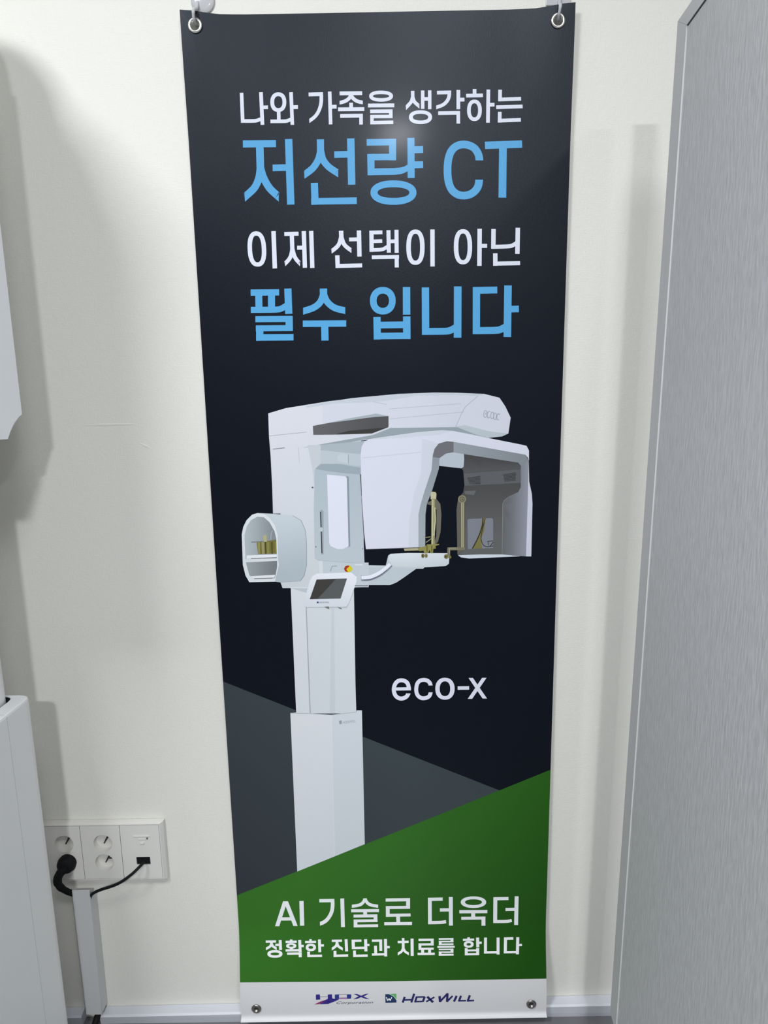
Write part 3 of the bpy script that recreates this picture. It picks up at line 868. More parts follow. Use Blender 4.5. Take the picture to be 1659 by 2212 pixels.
p.add(A_, S(4, (362, 1470), (364, 1420), (376, 1385)), (190, 198, 200))
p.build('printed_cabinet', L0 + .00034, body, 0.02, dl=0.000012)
# control screen
p = Print()
p.add(A_, [[(665, 2072), (688, 1960), (720, 1850), (745, 1802), (790, 1780), (1100, 1770), (1150, 1810), (1150, 1850), (1120, 1940), (1080, 2050), (1055, 2086), (690, 2090)]], (223, 226, 231), (206, 211, 215), (900, 1780), (880, 2085))
p.add(A_, [[(782, 1835), (1062, 1825), (1003, 2010), (720, 2015)]], (62, 60, 57))
p.add(A_, [[(962, 1828), (1062, 1825), (1003, 2010), (792, 2013)]], (86, 89, 89))
p.add(A_, [[(850, 2085), (895, 2082), (900, 2105), (880, 2100)], [(970, 2083), (1012, 2098), (1015, 2107), (995, 2103)]], (112, 114, 108))
p.add(A_, [[(785, 2038), (800, 2036), (802, 2052), (784, 2053)]], (56, 64, 120))
sc_ = p.build('printed_screen', L0 + .00066, body, 0.02, dl=0.000012)
word('printed_word', 'HDXWILL', A_.px((806, 2052)), A_.px((900, 2050)), 3.2, (72, 80, 130), L0 + .00078, body, 0.2)
# chin rest arm
p = Print()
p.add(B_, [[(100, 1560), (143, 1560), (143, 1582), (290, 1585), (310, 1500), (330, 1485), (480, 1478), (820, 1480), (832, 1500), (828, 1570), (800, 1590), (620, 1600), (610, 1612), (550, 1612), (440, 1690), (380, 1730), (325, 1752), (145, 1752), (143, 1770), (20, 1770), (30, 1700)]], (190, 198, 203))
p.add(B_, [[(312, 1530), (330, 1487), (480, 1479), (820, 1481), (832, 1500), (828, 1570), (800, 1590), (620, 1598), (360, 1592)]], (212, 218, 222), (196, 204, 208), (560, 1490), (560, 1590))
p.add(B_, [[(143, 1600), (290, 1605), (420, 1600), (550, 1612), (440, 1690), (325, 1752), (145, 1752)]], (184, 193, 198))
p.add(B_, C(46, (80, 1694), (150, 1692), (230, 1660), (290, 1616), (330, 1576)), (128, 134, 146))
p.add(B_, C(30, (82, 1688), (150, 1684), (228, 1652), (288, 1608), (326, 1572)), (224, 227, 234))
p.add(B_, C(5, (100, 1708), (160, 1704), (238, 1670), (298, 1624)), (86, 90, 104))
p.add(B_, S(5, (25, 1757), (140, 1757)), (70, 76, 84))
p.build('printed_chin_rest', L0 + .00062, body, 0.02, dl=0.000012)
# rotating head
p = Print()
p.add(B_, [[(745, 735), (745, 660), (800, 620), (865, 610), (975, 625), (962, 740), (940, 757)]], (184, 193, 201))
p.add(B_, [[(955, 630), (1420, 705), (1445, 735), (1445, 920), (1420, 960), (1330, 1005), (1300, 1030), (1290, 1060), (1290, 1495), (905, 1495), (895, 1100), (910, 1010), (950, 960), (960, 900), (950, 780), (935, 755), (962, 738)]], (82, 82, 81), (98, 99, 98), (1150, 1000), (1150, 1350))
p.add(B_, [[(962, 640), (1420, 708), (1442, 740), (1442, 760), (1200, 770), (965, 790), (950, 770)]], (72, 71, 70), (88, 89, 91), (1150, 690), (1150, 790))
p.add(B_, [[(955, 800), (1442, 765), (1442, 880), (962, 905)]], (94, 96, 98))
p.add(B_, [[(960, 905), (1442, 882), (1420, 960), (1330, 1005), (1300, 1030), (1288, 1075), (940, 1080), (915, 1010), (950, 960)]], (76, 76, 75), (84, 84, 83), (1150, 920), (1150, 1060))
p.add(B_, [[(960, 952), (1060, 946), (1040, 985), (965, 975)]], (102, 104, 104))
p.add(B_, [[(985, 838), (1095, 820), (1097, 892), (1005, 892)], [(1290, 808), (1400, 790), (1396, 860), (1302, 868)]], (64, 65, 66))
for i in range(5):
    p.add(B_, S(3, (992 + i * 2, 846 + i * 10), (1096, 833 + i * 12)) + S(3, (1296, 815 + i * 11), (1398, 800 + i * 13)), (98, 100, 102))
p.add(B_, [[(985, 1197), (998, 1188), (1192, 1180), (1205, 1190), (1205, 1435), (990, 1445)]], (124, 128, 136))
p.add(B_, [[(1115, 1182), (1140, 1180), (1128, 1290), (1100, 1360), (1112, 1440), (1028, 1442), (1080, 1340)]], (120, 114, 66))
p.add(B_, C(9, (1118, 1182), (1112, 1250), (1075, 1350), (1028, 1440)), (46, 42, 30))
p.add(B_, C(7, (1138, 1182), (1105, 1320), (1108, 1385), (1140, 1422), (1205, 1418)), (60, 58, 50))
p.add(B_, S(6, (1155, 1378), (1205, 1375)) + S(6, (1180, 1420), (1205, 1385)) + S(5, (1160, 1378), (1165, 1412)), (48, 46, 40))
# rims
p.add(B_, [[(865, 530), (1480, 640), (1508, 690), (1445, 740), (1420, 708), (960, 635), (865, 618)]], (150, 157, 162), (132, 138, 143), (900, 580), (1450, 680))
p.add(B_, [[(1445, 735), (1508, 685), (1502, 1000), (1487, 1507), (1280, 1492), (1285, 1060), (1300, 1030), (1330, 1005), (1420, 960), (1445, 920)]], (100, 102, 104), (142, 147, 156), (1330, 1150), (1490, 1150))
p.add(B_, S(4, (1442, 740), (1442, 920), (1420, 960), (1330, 1005), (1300, 1030), (1286, 1060), (1282, 1488)), (130, 134, 138))
p.add(B_, [[(1508, 690), (1512, 870), (1535, 975), (1540, 1060), (1530, 1507), (1485, 1507), (1500, 1000)]], (202, 205, 216))
p.add(B_, [[(905, 1497), (1100, 1490), (1280, 1490), (1440, 1506), (1000, 1525), (930, 1515)]], (204, 212, 220))
p.add(B_, [[(568, 1430), (568, 1150), (585, 1070), (620, 950), (680, 770), (690, 640), (705, 590), (740, 545), (810, 525), (867, 530), (867, 618), (800, 630), (747, 670), (742, 760), (705, 880), (680, 960), (640, 1060), (628, 1150), (626, 1426)]], (142, 150, 156), (160, 168, 173), (720, 700), (600, 1300))
p.add(B_, [[(690, 660), (705, 590), (740, 545), (810, 525), (867, 530), (867, 618), (800, 630), (747, 668)]], (112, 112, 116))
# left block
p.add(B_, [[(75, 640), (85, 570), (110, 525), (150, 510), (400, 470), (560, 448), (770, 430), (860, 437), (1010, 465), (1200, 505), (1450, 555), (1490, 565), (1510, 605), (1510, 690), (1500, 665), (1480, 640), (865, 530), (810, 525), (740, 545), (705, 590), (690, 640), (680, 770),
            (620, 950), (585, 1070), (568, 1150), (568, 1430), (120, 1445), (105, 1300), (85, 1000)]], (215, 217, 228))
p.add(B_, [[(600, 500), (740, 545), (705, 590), (690, 640), (680, 770), (620, 950), (585, 1070), (568, 1150), (568, 1430), (482, 1433), (490, 1200), (530, 970), (590, 800)]], (205, 209, 218))
p.add(B_, [[(150, 510), (400, 470), (560, 448), (770, 430), (860, 437), (740, 470), (400, 500)]], (206, 211, 219))
p.add(B_, S(4, (90, 668), (590, 618)), (190, 195, 206))
p.add(B_, S(4, (122, 1446), (568, 1430)), (120, 126, 132))
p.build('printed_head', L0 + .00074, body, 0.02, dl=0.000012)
# amber positioning rods
p = Print()
p.add(B_, [[(720, 1015), (755, 1060), (764, 1150), (756, 1300), (735, 1380), (712, 1412), (700, 1405), (720, 1330), (722, 1110), (700, 1075), (640, 1062), (650, 1045), (700, 1020)]], (106, 103, 90))
p.add(B_, [[(672, 970), (682, 955), (712, 957), (722, 975), (718, 1018), (672, 1020)]], (192, 188, 154))
p.add(B_, S(30, (694, 1015), (692, 1420)), (150, 147, 104))
p.add(B_, S(10, (690, 1020), (686, 1410)), (192, 190, 150))
p.add(B_, S(9, (708, 1090), (712, 1200), (700, 1330)), (198, 196, 166))
p.add(B_, S(7, (630, 1345), (672, 1340)) + S(7, (632, 1388), (684, 1350)), (150, 147, 110))
p.add(B_, [[(443, 1440), (560, 1434), (585, 1455), (450, 1460)]], (170, 165, 132))
p.add(B_, [[(560, 1436), (630, 1418), (640, 1404), (745, 1400), (744, 1408), (712, 1418), (716, 1440), (695, 1442), (692, 1478), (668, 1478), (664, 1450), (650, 1478), (618, 1480), (612, 1458), (575, 1462)]], (140, 136, 78))
p.add(B_, S(9, (640, 1410), (642, 1470)) + S(9, (682, 1415), (682, 1470)), (96, 92, 40))
p.add(B_, D(606, 1500, 14, 19) + D(634, 1500, 12, 17), (118, 114, 62))
p.add(B_, D(604, 1502, 7, 10), (70, 66, 24))
p.add(B_, [[(892, 1110), (905, 1020), (935, 990), (962, 1000), (965, 1445), (900, 1490)]], (98, 95, 84))
p.add(B_, S(26, (944, 1030), (944, 1450)), (132, 128, 100))
p.add(B_, S(7, (936, 1040), (938, 1440)) + S(5, (953, 1040), (953, 1440)), (176, 172, 142))
p.add(B_, D(940, 1018, 35, 34), (134, 130, 104))
p.add(B_, O(940, 1018, 22, 21, 6, N=20), (84, 82, 66))
p.add(B_, D(942, 1019, 8), (92, 88, 74))
p.add(B_, S(24, (965, 1440), (826, 1442), (826, 1500)), (122, 118, 96))
p.add(B_, S(5, (890, 1434), (834, 1436), (834, 1480)), (164, 160, 136))
p.add(B_, D(804, 1507, 18, 19) + D(836, 1512, 12, 14), (116, 112, 66))
p.add(B_, D(800, 1509, 8, 9), (70, 68, 28))
p.build('printed_positioning_rods', L0 + .00122, body, 0.02, dl=0.000012)

# --- eyelets
for (c, g, nm) in zip(GC, GROM, ('upper', 'upper', 'lower', 'lower')):
    ro, ri = g[1], g[2]
    q = place(c[0], c[1], 0)
    bm = bmesh.new()
    prof = [(ri - .0003, 0.0035), (ri - .0003, -0.0008)]
    for k in range(9):
        an = PI * k / 8
        prof.append(((ro + ri) / 2 - (ro - ri) / 2 * math.cos(an), -0.0008 - 0.0022 * math.sin(an)))
    lathe(bm, prof, (q.x, q.y, q.z), 'y', 32)
    o = obj('eyelet', bm, MT[g[3]], banner, True)
    o['label'] = 'bright nickel eyelet' if g[3] == 'nickel' else 'dark metal eyelet'
    if g[3] == 'gunmetal':
        bm = bmesh.new(); rg = lathe(bm, [(ri + .0005, 0.0), (ri * .7, .0012), (ri * .3, .0017), (0.0004, .0018)], (q.x, q.y, q.z), 'y', 20); bm.faces.new(rg[-1])
        obj('eyelet_hole_shade', bm, MT['slot'], o, True)  # dark dish standing in for the shade in the hole


# ------------------------------------------------------------------ clear stick-on hooks that carry the banner
def wall_hook(px, py, kind, label):
    """px,py: photo pixel of the eyelet hole"""
    c = uv(px, py); ey = place(c[0], c[1], 0) - banner_off
    x, z = ey.x, ey.z
    t = thing('wall_hook', label, 'hook', (x, 0, z + 0.03))
    L = lambda X, Y, Z: (X, Y, Z - 0.03)
    bm = bmesh.new()
    if kind == 'round':
        rg = lathe(bm, [(0.018, -0.0006), (0.018, -0.0022), (0.0165, -0.0034), (0.011, -0.0046), (0.001, -0.0050)], L(0.0115, 0, 0.038), 'y', 36)
        bm.faces.new(rg[0]); bm.faces.new(rg[-1])
        obj('suction_disc', bm, MT['clear'], t, True)
    else:
        box(bm, -0.0165, 0.0215, -0.0028, -0.0006, -0.004 - 0.0, 0.036, 0.0008)
        obj('adhesive_pad', bm, MT['clear'], t)
    bm = bmesh.new()
    yb = ey.y
    tube(bm, [L(0.004, -0.0035, 0.036), L(0.003, -0.008, 0.026), L(0.001, yb - 0.0085, 0.017), L(0.0, yb - 0.007, 0.008), L(0.0005, yb - 0.001, 0.0030), L(0.0012, yb + 0.004, 0.0015), L(0.0015, -0.0035, 0.003)], [0.0026, 0.0026, 0.0022, 0.0019, 0.0017], 10)
    obj('hook_arm', bm, MT['hook'], t, True)
    return t


wall_hook(421.5, 53, 'round', 'clear round stick-on hook holding the left upper eyelet of the banner')
wall_hook(1205.5, 42, 'pad', 'clear rectangular stick-on hook holding the right upper eyelet of the banner')

# ------------------------------------------------------------------ white scanner at the left edge
YR = -0.15                                       # depth of its rear corner
a_lo = at(60, 1509, YR); zs = a_lo.z             # top of the sleeve
xs = a_lo.x
up = at(47, 895, YR); xu = up.x
seam_y = (lambda d: CAM + d * ((zs - CAM.z) / d.z))(ray(17, 1548)).y
scn = thing('dental_scanner', 'white dental scanner column cut off by the left edge of the picture', 'medical scanner', (xs - 0.12, -0.30, 0))
so = Vector((-(xs - 0.12), 0.30, 0))


def sobj(name, bm, m, smooth=False, parent=None):
    for v in bm.verts:
        v.co += so
    return obj(name, bm, m, parent or scn, smooth)


def rounded(pts, r, n=5):
    out = []
    N = len(pts)
    for i in range(N):
        p = Vector(pts[i]); a = (Vector(pts[i - 1]) - p); b = (Vector(pts[(i + 1) % N]) - p)
        rr = min(r[i] if isinstance(r, (list, tuple)) else r, a.length * .45, b.length * .45)
        if rr <= 0:
            out.append(tuple(p)); continue
        p0 = p + a.normalized() * rr; p1 = p + b.normalized() * rr
        for k in range(n + 1):
            t = k / n
            out.append(tuple(p0 * (1 - t) ** 2 + p * 2 * t * (1 - t) + p1 * t * t))
    return out


def shell(bm, outer, inner, z0, z1, bev=0.003):
    """sleeve: outer wall, inner hole and an annular top with a softened rim"""
    n = len(outer)
    ctr = Vector((sum(p[0] for p in outer) / n, sum(p[1] for p in outer) / n))

    def ins(p, d):
        q = Vector(p); return tuple(q + (ctr - q).normalized() * d)
    rows = [[bm.verts.new((x, y, z0)) for x, y in outer], [bm.verts.new((x, y, z1 - bev)) for x, y in outer],
            [bm.verts.new((*ins(p, bev * .35), z1 - bev * .3)) for p in outer], [bm.verts.new((*ins(p, bev), z1)) for p in outer]]
    for r0, r1 in zip(rows, rows[1:]):
        for k in range(n):
            bm.faces.new((r0[k], r0[(k + 1) % n], r1[(k + 1) % n], r1[k]))
    if inner:
        m = len(inner)
        it = [bm.verts.new((x, y, z1)) for x, y in inner]; ib = [bm.verts.new((x, y, z1 - 0.12)) for x, y in inner]
        es = [bm.edges.get((rows[3][k], rows[3][(k + 1) % n])) for k in range(n)] + [bm.edges.new((it[k], it[(k + 1) % m])) for k in range(m)]
        for k in range(m):
            bm.faces.new((it[k], it[(k + 1) % m], ib[(k + 1) % m], ib[k]))
        bmesh.ops.triangle_fill(bm, use_beauty=True, edges=es)
    else:
        bm.faces.new(rows[3])
    bm.faces.new(rows[0][::-1])


# sleeve: five-sided in plan with a ridge at the front, hollow at the top
xw = xs - 0.27
yr = -0.134
def plan(d, dr):
    """outline inset by d, rear edge pushed forward by dr"""
    return [(xs - d, yr - dr), (xs - 0.021 - d, -0.42 + d * .3), ((xs + xw) / 2, -0.51 + d), (xw + 0.021 + d, -0.42 + d * .3), (xw + d, yr - dr)]
full_outer = rounded(plan(0, 0), [0.020, 0.02, 0.02, 0.02, 0.020])
hole = rounded(plan(0.0245, 0.006), [0.022, 0.02, 0.02, 0.02, 0.022])
bm = bmesh.new(); shell(bm, full_outer, hole, FLOOR, zs, 0.004)
sobj('column_sleeve', bm, MT['machine'])
# joint: a hair-thin groove line down the side and across the top
bm = bmesh.new()
seam_y = -0.2065
xj = xs - 0.021 * (yr - seam_y) / (yr + 0.42)
box(bm, xj - .0006, xj + .00035, seam_y - .0005, seam_y + .0005, FLOOR + 0.001, zs - .003)
box(bm, xs - 0.028, xj - .003, seam_y - .0006, seam_y + .0006, zs - .0006, zs + .0003)
sobj('shell_joint', bm, MT['duct'])
bm = bmesh.new()  # dark sheet inside the sleeve's hole, imitates the shade there
shade_sheet = rounded(plan(0.0249, 0.0064), [0.022, 0.02, 0.02, 0.02, 0.022])
top_ = [bm.verts.new((x, y, zs - .0012)) for x, y in shade_sheet]; bot_ = [bm.verts.new((x, y, zs - .115)) for x, y in shade_sheet]
for k in range(len(shade_sheet)):
    bm.faces.new((top_[k], top_[(k + 1) % len(shade_sheet)], bot_[(k + 1) % len(shade_sheet)], bot_[k]))
bm.faces.new(bot_)
sobj('sleeve_hole_shade', bm, MT['dark'], True)
bm = bmesh.new(); prism(bm, rounded(plan(0.0295, 0.0085), [0.027, 0.02, 0.02, 0.02, 0.030], 8), zs - 0.11, up.z + 0.05)
sobj('inner_column', bm, MT['machine'])
# upper body; its slanted side fairing ends in a scooped lower corner
zb = at(47, 895, YR).z
fp = Vector((xu, YR, zb)); fd = Vector((-0.046, -0.076, 0)).normalized(); fn = Vector((fd.y, -fd.x, 0)) * -1
def on_fairing(px, py):
    d = ray(px, py); return CAM + d * ((fp - CAM).dot(fn) / d.dot(fn))
outline = [on_fairing(*q) for q in ((47.5, 895), (41, 900.5), (34, 909), (28, 919), (23, 931), (19.5, 941), (17, 948.5), (-25, 951))]
fl = outline[-1]
outline += [Vector((fl.x, fl.y, 1.76)), Vector((xu, YR, 1.76))]
inward = fn if fn.x < 0 else -fn
bm = bmesh.new()
fa = [bm.verts.new(p) for p in outline]; fb = [bm.verts.new(p + inward * 0.012) for p in outline]
bm.faces.new(fa); bm.faces.new(fb[::-1])
for i in range(len(outline)):
    bm.faces.new((fa[i], fa[(i + 1) % len(outline)], fb[(i + 1) % len(outline)], fb[i]))
bmesh.ops.triangulate(bm, faces=[f for f in bm.faces if len(f.verts) > 4])
sobj('side_fairing', bm, MT['machine'])
bm = bmesh.new(); n = 0
ztop = 1.885
prof = [(xu - 0.30, zb + .004), (xu - 0.30, ztop)]
for k in range(7):
    an = PI / 2 * k / 6
    prof.append((xu - 0.11 + 0.11 * math.sin(an), ztop - 0.11 + 0.11 * math.cos(an)))
prof += [(xu, zb + .004)]
n = len(prof); rows = []
for yy, dx in ((YR - .001, 0.006), (-0.226, 0.054), (-0.252, 0.054), (-0.285, 0.0), (-0.42, 0.0)):
    rows.append([bm.verts.new((x - (dx if x > xu - 0.12 else 0), yy, z)) for x, z in prof])
bm.faces.new(rows[0]); bm.faces.new(rows[-1][::-1])
for f0, f1 in zip(rows, rows[1:]):
    for i in range(n):
        bm.faces.new((f0[i], f0[(i + 1) % n], f1[(i + 1) % n], f1[i]))
bmesh.ops.triangulate(bm, faces=[f for f in bm.faces if len(f.verts) > 4])
sobj('upper_body', bm, MT['machine'])
# overhead arm and rotating head, left of the picture and towards the viewer
bm = bmesh.new(); box(bm, xu - 0.29, xu - 0.12, -0.78, -0.40, 1.62, 1.78, 0.03, 3)
sobj('overhead_arm', bm, MT['machine'])
bm = bmesh.new(); box(bm, xu - 0.42, xu - 0.19, -0.74, -0.52, 0.98, 1.64, 0.03, 3)
sobj('rotating_head', bm, MT['machine'])

# ------------------------------------------------------------------ socket plate
PF = Frame(0, 1700, 4.1475)
YP = -0.0145                                     # front face of the plate


def pf(x, y, Y=YP):
    return at(*PF.px((x, y)), Y)


tl, trr, brr = pf(395, 350), pf(1425, 330), pf(1470, 822)
bl = pf(470, 840)
sx1 = (trr.x + brr.x) / 2; sx0 = sx1 - 0.2235
sz1 = (tl.z + trr.z) / 2; sz0 = (brr.z + bl.z) / 2
soc = thing('socket_plate', 'white triple wall plate with round power sockets and a network jack', 'wall socket', ((sx0 + sx1) / 2, 0, sz0))
po = Vector((-(sx0 + sx1) / 2, 0, -sz0))


def pobj(name, bm, m, parent=None, smooth=False):
    for v in bm.verts:
        v.co += po
    return obj(name, bm, m, parent or soc, smooth)


rim = 0.009
bm = bmesh.new()                                 # frame: four sloping sides round the modules
def quad_ring(bm, a, b):
    va = [bm.verts.new(p) for p in a]; vb = [bm.verts.new(p) for p in b]
    for k in range(4):
        bm.faces.new((va[k], va[(k + 1) % 4], vb[(k + 1) % 4], vb[k]))
    return vb
def rect(x0, x1, z0, z1, y):
    return [(x0, y, z0), (x1, y, z0), (x1, y, z1), (x0, y, z1)]
base = rect(sx0 - .002, sx1 + .006, sz0 - .004, sz1 + .002, -.0006)
mid = rect(sx0 - .0015, sx1 + .005, sz0 - .003, sz1 + .0015, -.0085)
fr = rect(sx0, sx1, sz0, sz1, YP + .0003)
quad_ring(bm, base, mid); quad_ring(bm, mid, fr)
inn = rect(sx0 + .0015, sx1 - .0015, sz0 + .0015, sz1 - .0015, YP + .0003)
quad_ring(bm, fr, inn)
quad_ring(bm, inn, rect(sx0 + .0015, sx1 - .0015, sz0 + .0015, sz1 - .0015, -.0020))
pobj('plate_frame', bm, MT['plastic'])
cuts = [sx0 + .0015, pf(738, 600).x, pf(1092, 600).x, sx1 - .0015]
SOCK = [[(575, 512), (598, 690)], [(922, 505), (937, 677)], []]
RS = 0.0178
for mi in range(3):
    xa, xb = cuts[mi] + .0005, cuts[mi + 1] - .0005
    za, zb_ = sz0 + .0024, sz1 - .0024
    hs = [pf(*q) for q in SOCK[mi]]
    outer = [(xa, za), (xb, za), (xb, zb_), (xa, zb_)]
    jack = None
    hl = [circ((h.x, h.z), RS, 28) for h in hs]
    if mi == 2:
        jc = pf(1285, 662); jack = (jc.x - .0132, jc.x + .0132, jc.z - .0082, jc.z + .0082)
        hl = [[(jack[0], jack[2]), (jack[1], jack[2]), (jack[1], jack[3]), (jack[0], jack[3])]]
    bm = bmesh.new(); es = []; loops = []
    for loop in [outer] + hl:
        vs = [bm.verts.new((x, YP, z)) for x, z in loop]; loops.append(vs)
        es += [bm.edges.new((vs[i], vs[(i + 1) % len(vs)])) for i in range(len(vs))]
    bmesh.ops.triangle_fill(bm, use_beauty=True, edges=es)
    for vs in loops:                              # sides going back
        bk = [bm.verts.new((v.co.x, -.0018, v.co.z)) for v in vs]
        for k in range(len(vs)):
            bm.faces.new((vs[k], vs[(k + 1) % len(vs)], bk[(k + 1) % len(vs)], bk[k]))
        if vs is not loops[0]:
            bm.faces.new(bk)
    mo = pobj('socket_module' if mi < 2 else 'network_module', bm, MT['plastic'])
    for k, h in enumerate(hs):
        if (mi, k) == (0, 1):
            continue
        bm = bmesh.new(); c, s = math.cos(math.radians(60)), math.sin(math.radians(60))
        for off, ln, wd in ((0.0, 0.0092, 0.0019),):
            p = [(-ln, -wd * .6), (ln, -wd), (ln, wd), (-ln, wd * .6)]
            vs = [bm.verts.new((h.x + .0015 + u * c - v * s, -.0030, h.z - .0005 + u * s + v * c)) for u, v in p]
            vb = [bm.verts.new((q.co.x, -.0019, q.co.z)) for q in vs]
            bm.faces.new(vs)
            for i in range(4):
                bm.faces.new((vs[i], vs[(i + 1) % 4], vb[(i + 1) % 4], vb[i]))
        pobj('contact_slot', bm, MT['slot'], mo)
        if (mi, k) == (1, 1):
            bm = bmesh.new(); box(bm, h.x + .004, h.x + .0185, -.0034, -.0020, h.z - .0002, h.z + .0022)
            pobj('contact_slot', bm, MT['slot'], mo)
    if mi == 2:
        ic_ = pf(1268, 440)
        bm = bmesh.new(); box(bm, ic_.x - .015, ic_.x + .015, YP - .0016, YP - .0001, ic_.z - .0012, ic_.z + .0012, .0004)
        pobj('label_ridge', bm, MT['plastic'], mo)
        bm = bmesh.new(); box(bm, ic_.x - .0075, ic_.x + .0085, YP - .0012, YP - .0001, ic_.z - .0085, ic_.z - .0045, .0004)
        box(bm, ic_.x - .004, ic_.x + .004, YP - .0022, YP - .0001, ic_.z - .0165, ic_.z - .0125, .001)
        pobj('shutter_tab', bm, MT['plastic'], mo)
        bm = bmesh.new(); box(bm, ic_.x + .0095, ic_.x + .0112, YP - .0012, YP - .0001, ic_.z - .0065, ic_.z - .003)
        pobj('icon_mark', bm, MT['slot'], mo)

# ------------------------------------------------------------------ cable duct down to the baseboard
DY = -0.030
dA, dB = pf(652, 930, DY), pf(793, 925, DY)
dC, dE = pf(782, 2050, DY), pf(905, 2030, DY)
duct = thing('cable_duct', 'white plastic cable duct running down the wall below the socket plate', 'cable duct', ((dA.x + dB.x) / 2, 0, 0.04))
do = Vector((-(dA.x + dB.x) / 2, 0, -0.04))
ztop_d = dA.z; zbot = max(dC.z, 0.048)
bm = bmesh.new()
xl0, xr0, xl1, xr1 = dA.x, dB.x, dC.x, dE.x
def duct_box(bm, inset, y0, y1, zt, zb_, t=0):
    v = []
    for (z, xa, xb) in ((zb_, xl1, xr1), (zt, xl0, xr0)):
        v.append([bm.verts.new((xa - inset, y0, z)), bm.verts.new((xb + inset, y0, z)), bm.verts.new((xb + inset, y1, z)), bm.verts.new((xa - inset, y1, z))])
    bm.faces.new(v[0]); bm.faces.new(v[1][::-1])
    for k in range(4):
        bm.faces.new((v[0][k], v[0][(k + 1) % 4], v[1][(k + 1) % 4], v[1][k]))
duct_box(bm, 0.0, -.0006, -.0030, ztop_d - .024, zbot)
for v in bm.verts: v.co += do
obj('duct_base', bm, MT['duct'], duct)
bm = bmesh.new()
duct_box(bm, 0.0016, DY, DY + .0022, ztop_d, zbot + .001)
def side_wall(bm, s_, zt):
    """thin side of the cover, open for the cables at the top"""
    f = (zt - zbot) / (ztop_d - zbot); b2 = bmesh.new()
    for (z, xa, xb) in ((zbot + .001, xl1, xr1), (zt, xl1 + (xl0 - xl1) * f, xr1 + (xr0 - xr1) * f)):
        x = xa - .0016 if s_ < 0 else xb + .0016
        for dx, y in ((0, DY + .0005), (-s_ * .0014, DY + .0005), (-s_ * .0014, -.0006), (0, -.0006)):
            b2.verts.new((x + dx, y, z))
    b2.verts.ensure_lookup_table(); q = list(b2.verts)
    b2.faces.new(q[:4]); b2.faces.new(q[4:][::-1])
    for k in range(4):
        b2.faces.new((q[k], q[(k + 1) % 4], q[4 + (k + 1) % 4], q[4 + k]))
    merge(bm, b2)
side_wall(bm, -1, ztop_d - .030); side_wall(bm, 1, ztop_d - .022)
for v in bm.verts: v.co += do
obj('duct_cover', bm, MT['duct'], duct)

# ------------------------------------------------------------------ black power cord with round plug
pc = pf(598, 688, -0.020)
cord = thing('power_cord', 'black power cord with round plug in the left socket, running into the duct', 'power cord', tuple(pc))
co_ = -pc
def cobj(name, bm, m, parent, off, smooth=True):
    for v in bm.verts: v.co += off
    return obj(name, bm, m, parent, smooth)
bm = bmesh.new(); rg = lathe(bm, [(RS - .0012, -.0025), (RS - .0012, -.020), (RS - .0022, -.028), (RS - .006, -.033), (.002, -.035)], (pc.x, 0, pc.z), 'y', 30); bm.faces.new(rg[-1])
cobj('plug', bm, MT['black'], cord, co_)
bm = bmesh.new()
k1 = pf(600, 720, -.028); k2 = pf(545, 765, -.033); k3 = pf(515, 830, -.033); k4 = pf(535, 890, -.030); k5 = pf(600, 935, -.021); k6 = pf(690, 965, -.015)
tube(bm, [k1, k2, k3, k4, k5, k6], [.0082, .0080, .0078, .0066, .0058, .0056], 12)
cobj('strain_relief', bm, MT['black'], cord, co_)
bm = bmesh.new()
e1 = pf(840, 1980, -.014)
tube(bm, [k6, Vector((k6.x + .006, -.013, k6.z - .03)), Vector(((xl1 + xr1) / 2, -.013, 0.12)), Vector(((xl1 + xr1) / 2 + .002, -.015, 0.05)), Vector(((xl1 + xr1) / 2 + .002, -.030, 0.034)), Vector(((xl1 + xr1) / 2 - .006, -.055, FLOOR + .0065)), Vector(((xl1 + xr1) / 2 - .05, -.09, FLOOR + .0065))], .0062, 10)
cobj('cord', bm, MT['black'], cord, co_)

# ------------------------------------------------------------------ black network cable
nc = pf(1285, 662, -0.016)
net = thing('network_cable', 'thin black network cable from the jack to the top of the duct', 'network cable', tuple(nc))
no_ = -nc
bm = bmesh.new(); box(bm, nc.x - .0126, nc.x + .0126, -.0150, -.0026, nc.z - .0076, nc.z + .0076, .0008)
cobj('connector', bm, MT['black'], net, no_, False)
bm = bmesh.new()
pts = [pf(1290, 672, -.021), pf(1250, 715, -.036), pf(1170, 790, -.046), pf(1050, 870, -.046), pf(900, 922, -.040), pf(840, 950, -.032), pf(808, 985, -.024)]
pts += [Vector((xr0 - .004, -.017, pts[-1].z - .02))]
tube(bm, pts, .0027, 10)
cobj('cable', bm, MT['black'], net, no_)

# ------------------------------------------------------------------ grey laminate panel standing edge-on to the wall
YF = -0.20                                       # its edge nearest the wall
ct = at(1464, 46, YF); cb = at(1318, 2186, YF)
ang = math.radians(4.5)                          # turns slightly away from square
lean = (ct.x - cb.x) / (ct.z - cb.z)
pan = thing('grey_panel', 'tall grey textured panel with a pale seam line, standing edge-on to the wall at right', 'panel', (cb.x, YF, 0))
PT, PD = 0.036, 0.56
PH = ct.z
PZ0 = cb.z


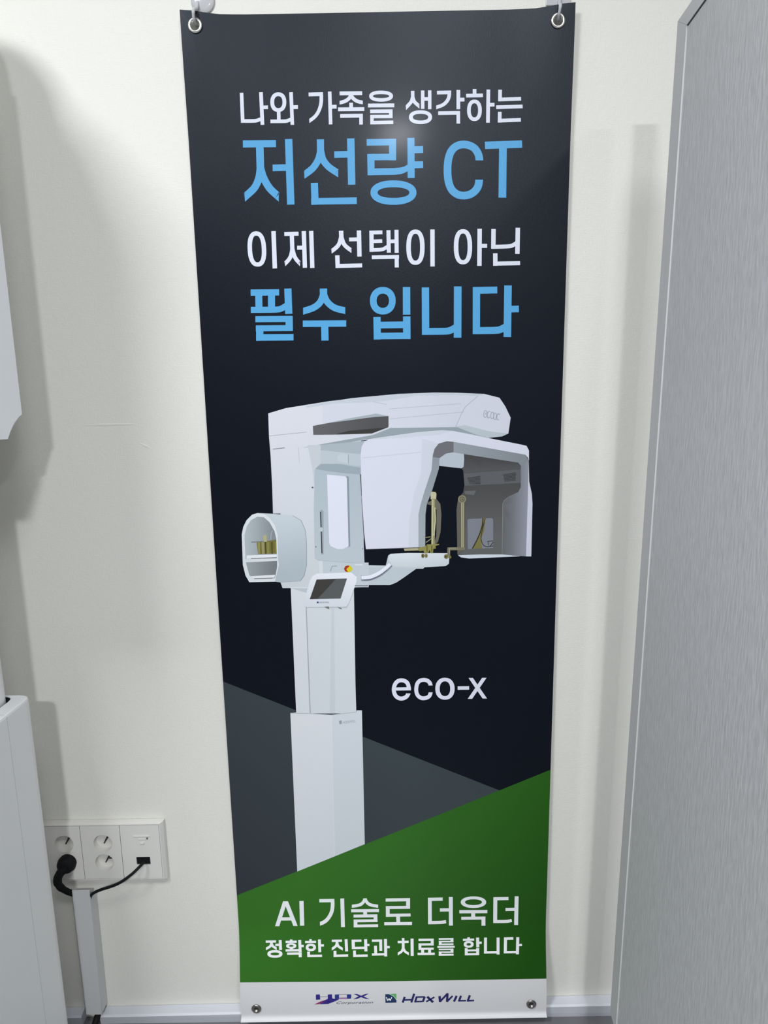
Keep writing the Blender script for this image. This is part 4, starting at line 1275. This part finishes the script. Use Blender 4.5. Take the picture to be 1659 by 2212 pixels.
def pmap(d, t, z):
    """d: distance from the wall-side edge, t: thickness to the right, z: height -> local coordinates"""
    x = d * -math.sin(ang) * -1 * -1 + t * math.cos(ang) + lean * (z - PZ0)
    return Vector((d * math.sin(-ang) * 0 + x, -d * math.cos(ang) + t * 0.0, z))


def pbox(bm, d0, d1, t0, t1, z0, z1):
    v = [[bm.verts.new(pmap(d, t, z)) for d, t in ((d0, t0), (d1, t0), (d1, t1), (d0, t1))] for z in (z0, z1)]
    bm.faces.new(v[0]); bm.faces.new(v[1][::-1])
    for k in range(4):
        bm.faces.new((v[0][k], v[0][(k + 1) % 4], v[1][(k + 1) % 4], v[1][k]))


def ppoly(bm, pts, t0, t1):
    a = [bm.verts.new(pmap(d, t0, z)) for d, z in pts]; b = [bm.verts.new(pmap(d, t1, z)) for d, z in pts]
    bm.faces.new(a); bm.faces.new(b[::-1])
    n = len(pts)
    for k in range(n):
        bm.faces.new((a[k], a[(k + 1) % n], b[(k + 1) % n], b[k]))


SW, SZ = 0.038, 0.0205
bm = bmesh.new(); pbox(bm, SW + .0012, PD, 0.0016, PT, PZ0, PH - SZ - .0012)
obj('panel_face', bm, MT['panel'], pan)
bm = bmesh.new(); ppoly(bm, [(0, PZ0), (0, PH), (SW, PH - SZ), (SW, PZ0)], 0.0, PT)
obj('edge_strip', bm, MT['edge'], pan)
bm = bmesh.new(); ppoly(bm, [(0.0005, PH), (PD, PH), (PD, PH - SZ), (SW + .0005, PH - SZ)], 0.0, PT)
obj('edge_strip', bm, MT['edge'], pan)
bm = bmesh.new(); pbox(bm, SW - .0001, SW + .0006, -.0003, .004, PZ0, PH - SZ - .002)
obj('sealant_bead', bm, MT['bead'], pan)
bm = bmesh.new(); pbox(bm, SW + .002, PD, .0010, .004, PH - SZ - .0014, PH - SZ + .0002)  # thin dark strip imitating the shade under the top edge strip
obj('painted_shadow_line', bm, MT['slot'], pan)
bm = bmesh.new(); pbox(bm, 0.30, 0.36, 0.004, PT - .004, FLOOR, PZ0 + .001)
obj('foot', bm, MT['edge'], pan)
bm = bmesh.new(); pbox(bm, PD - 0.10, PD - 0.04, 0.004, PT - .004, FLOOR, PZ0 + .001)
obj('foot', bm, MT['edge'], pan)
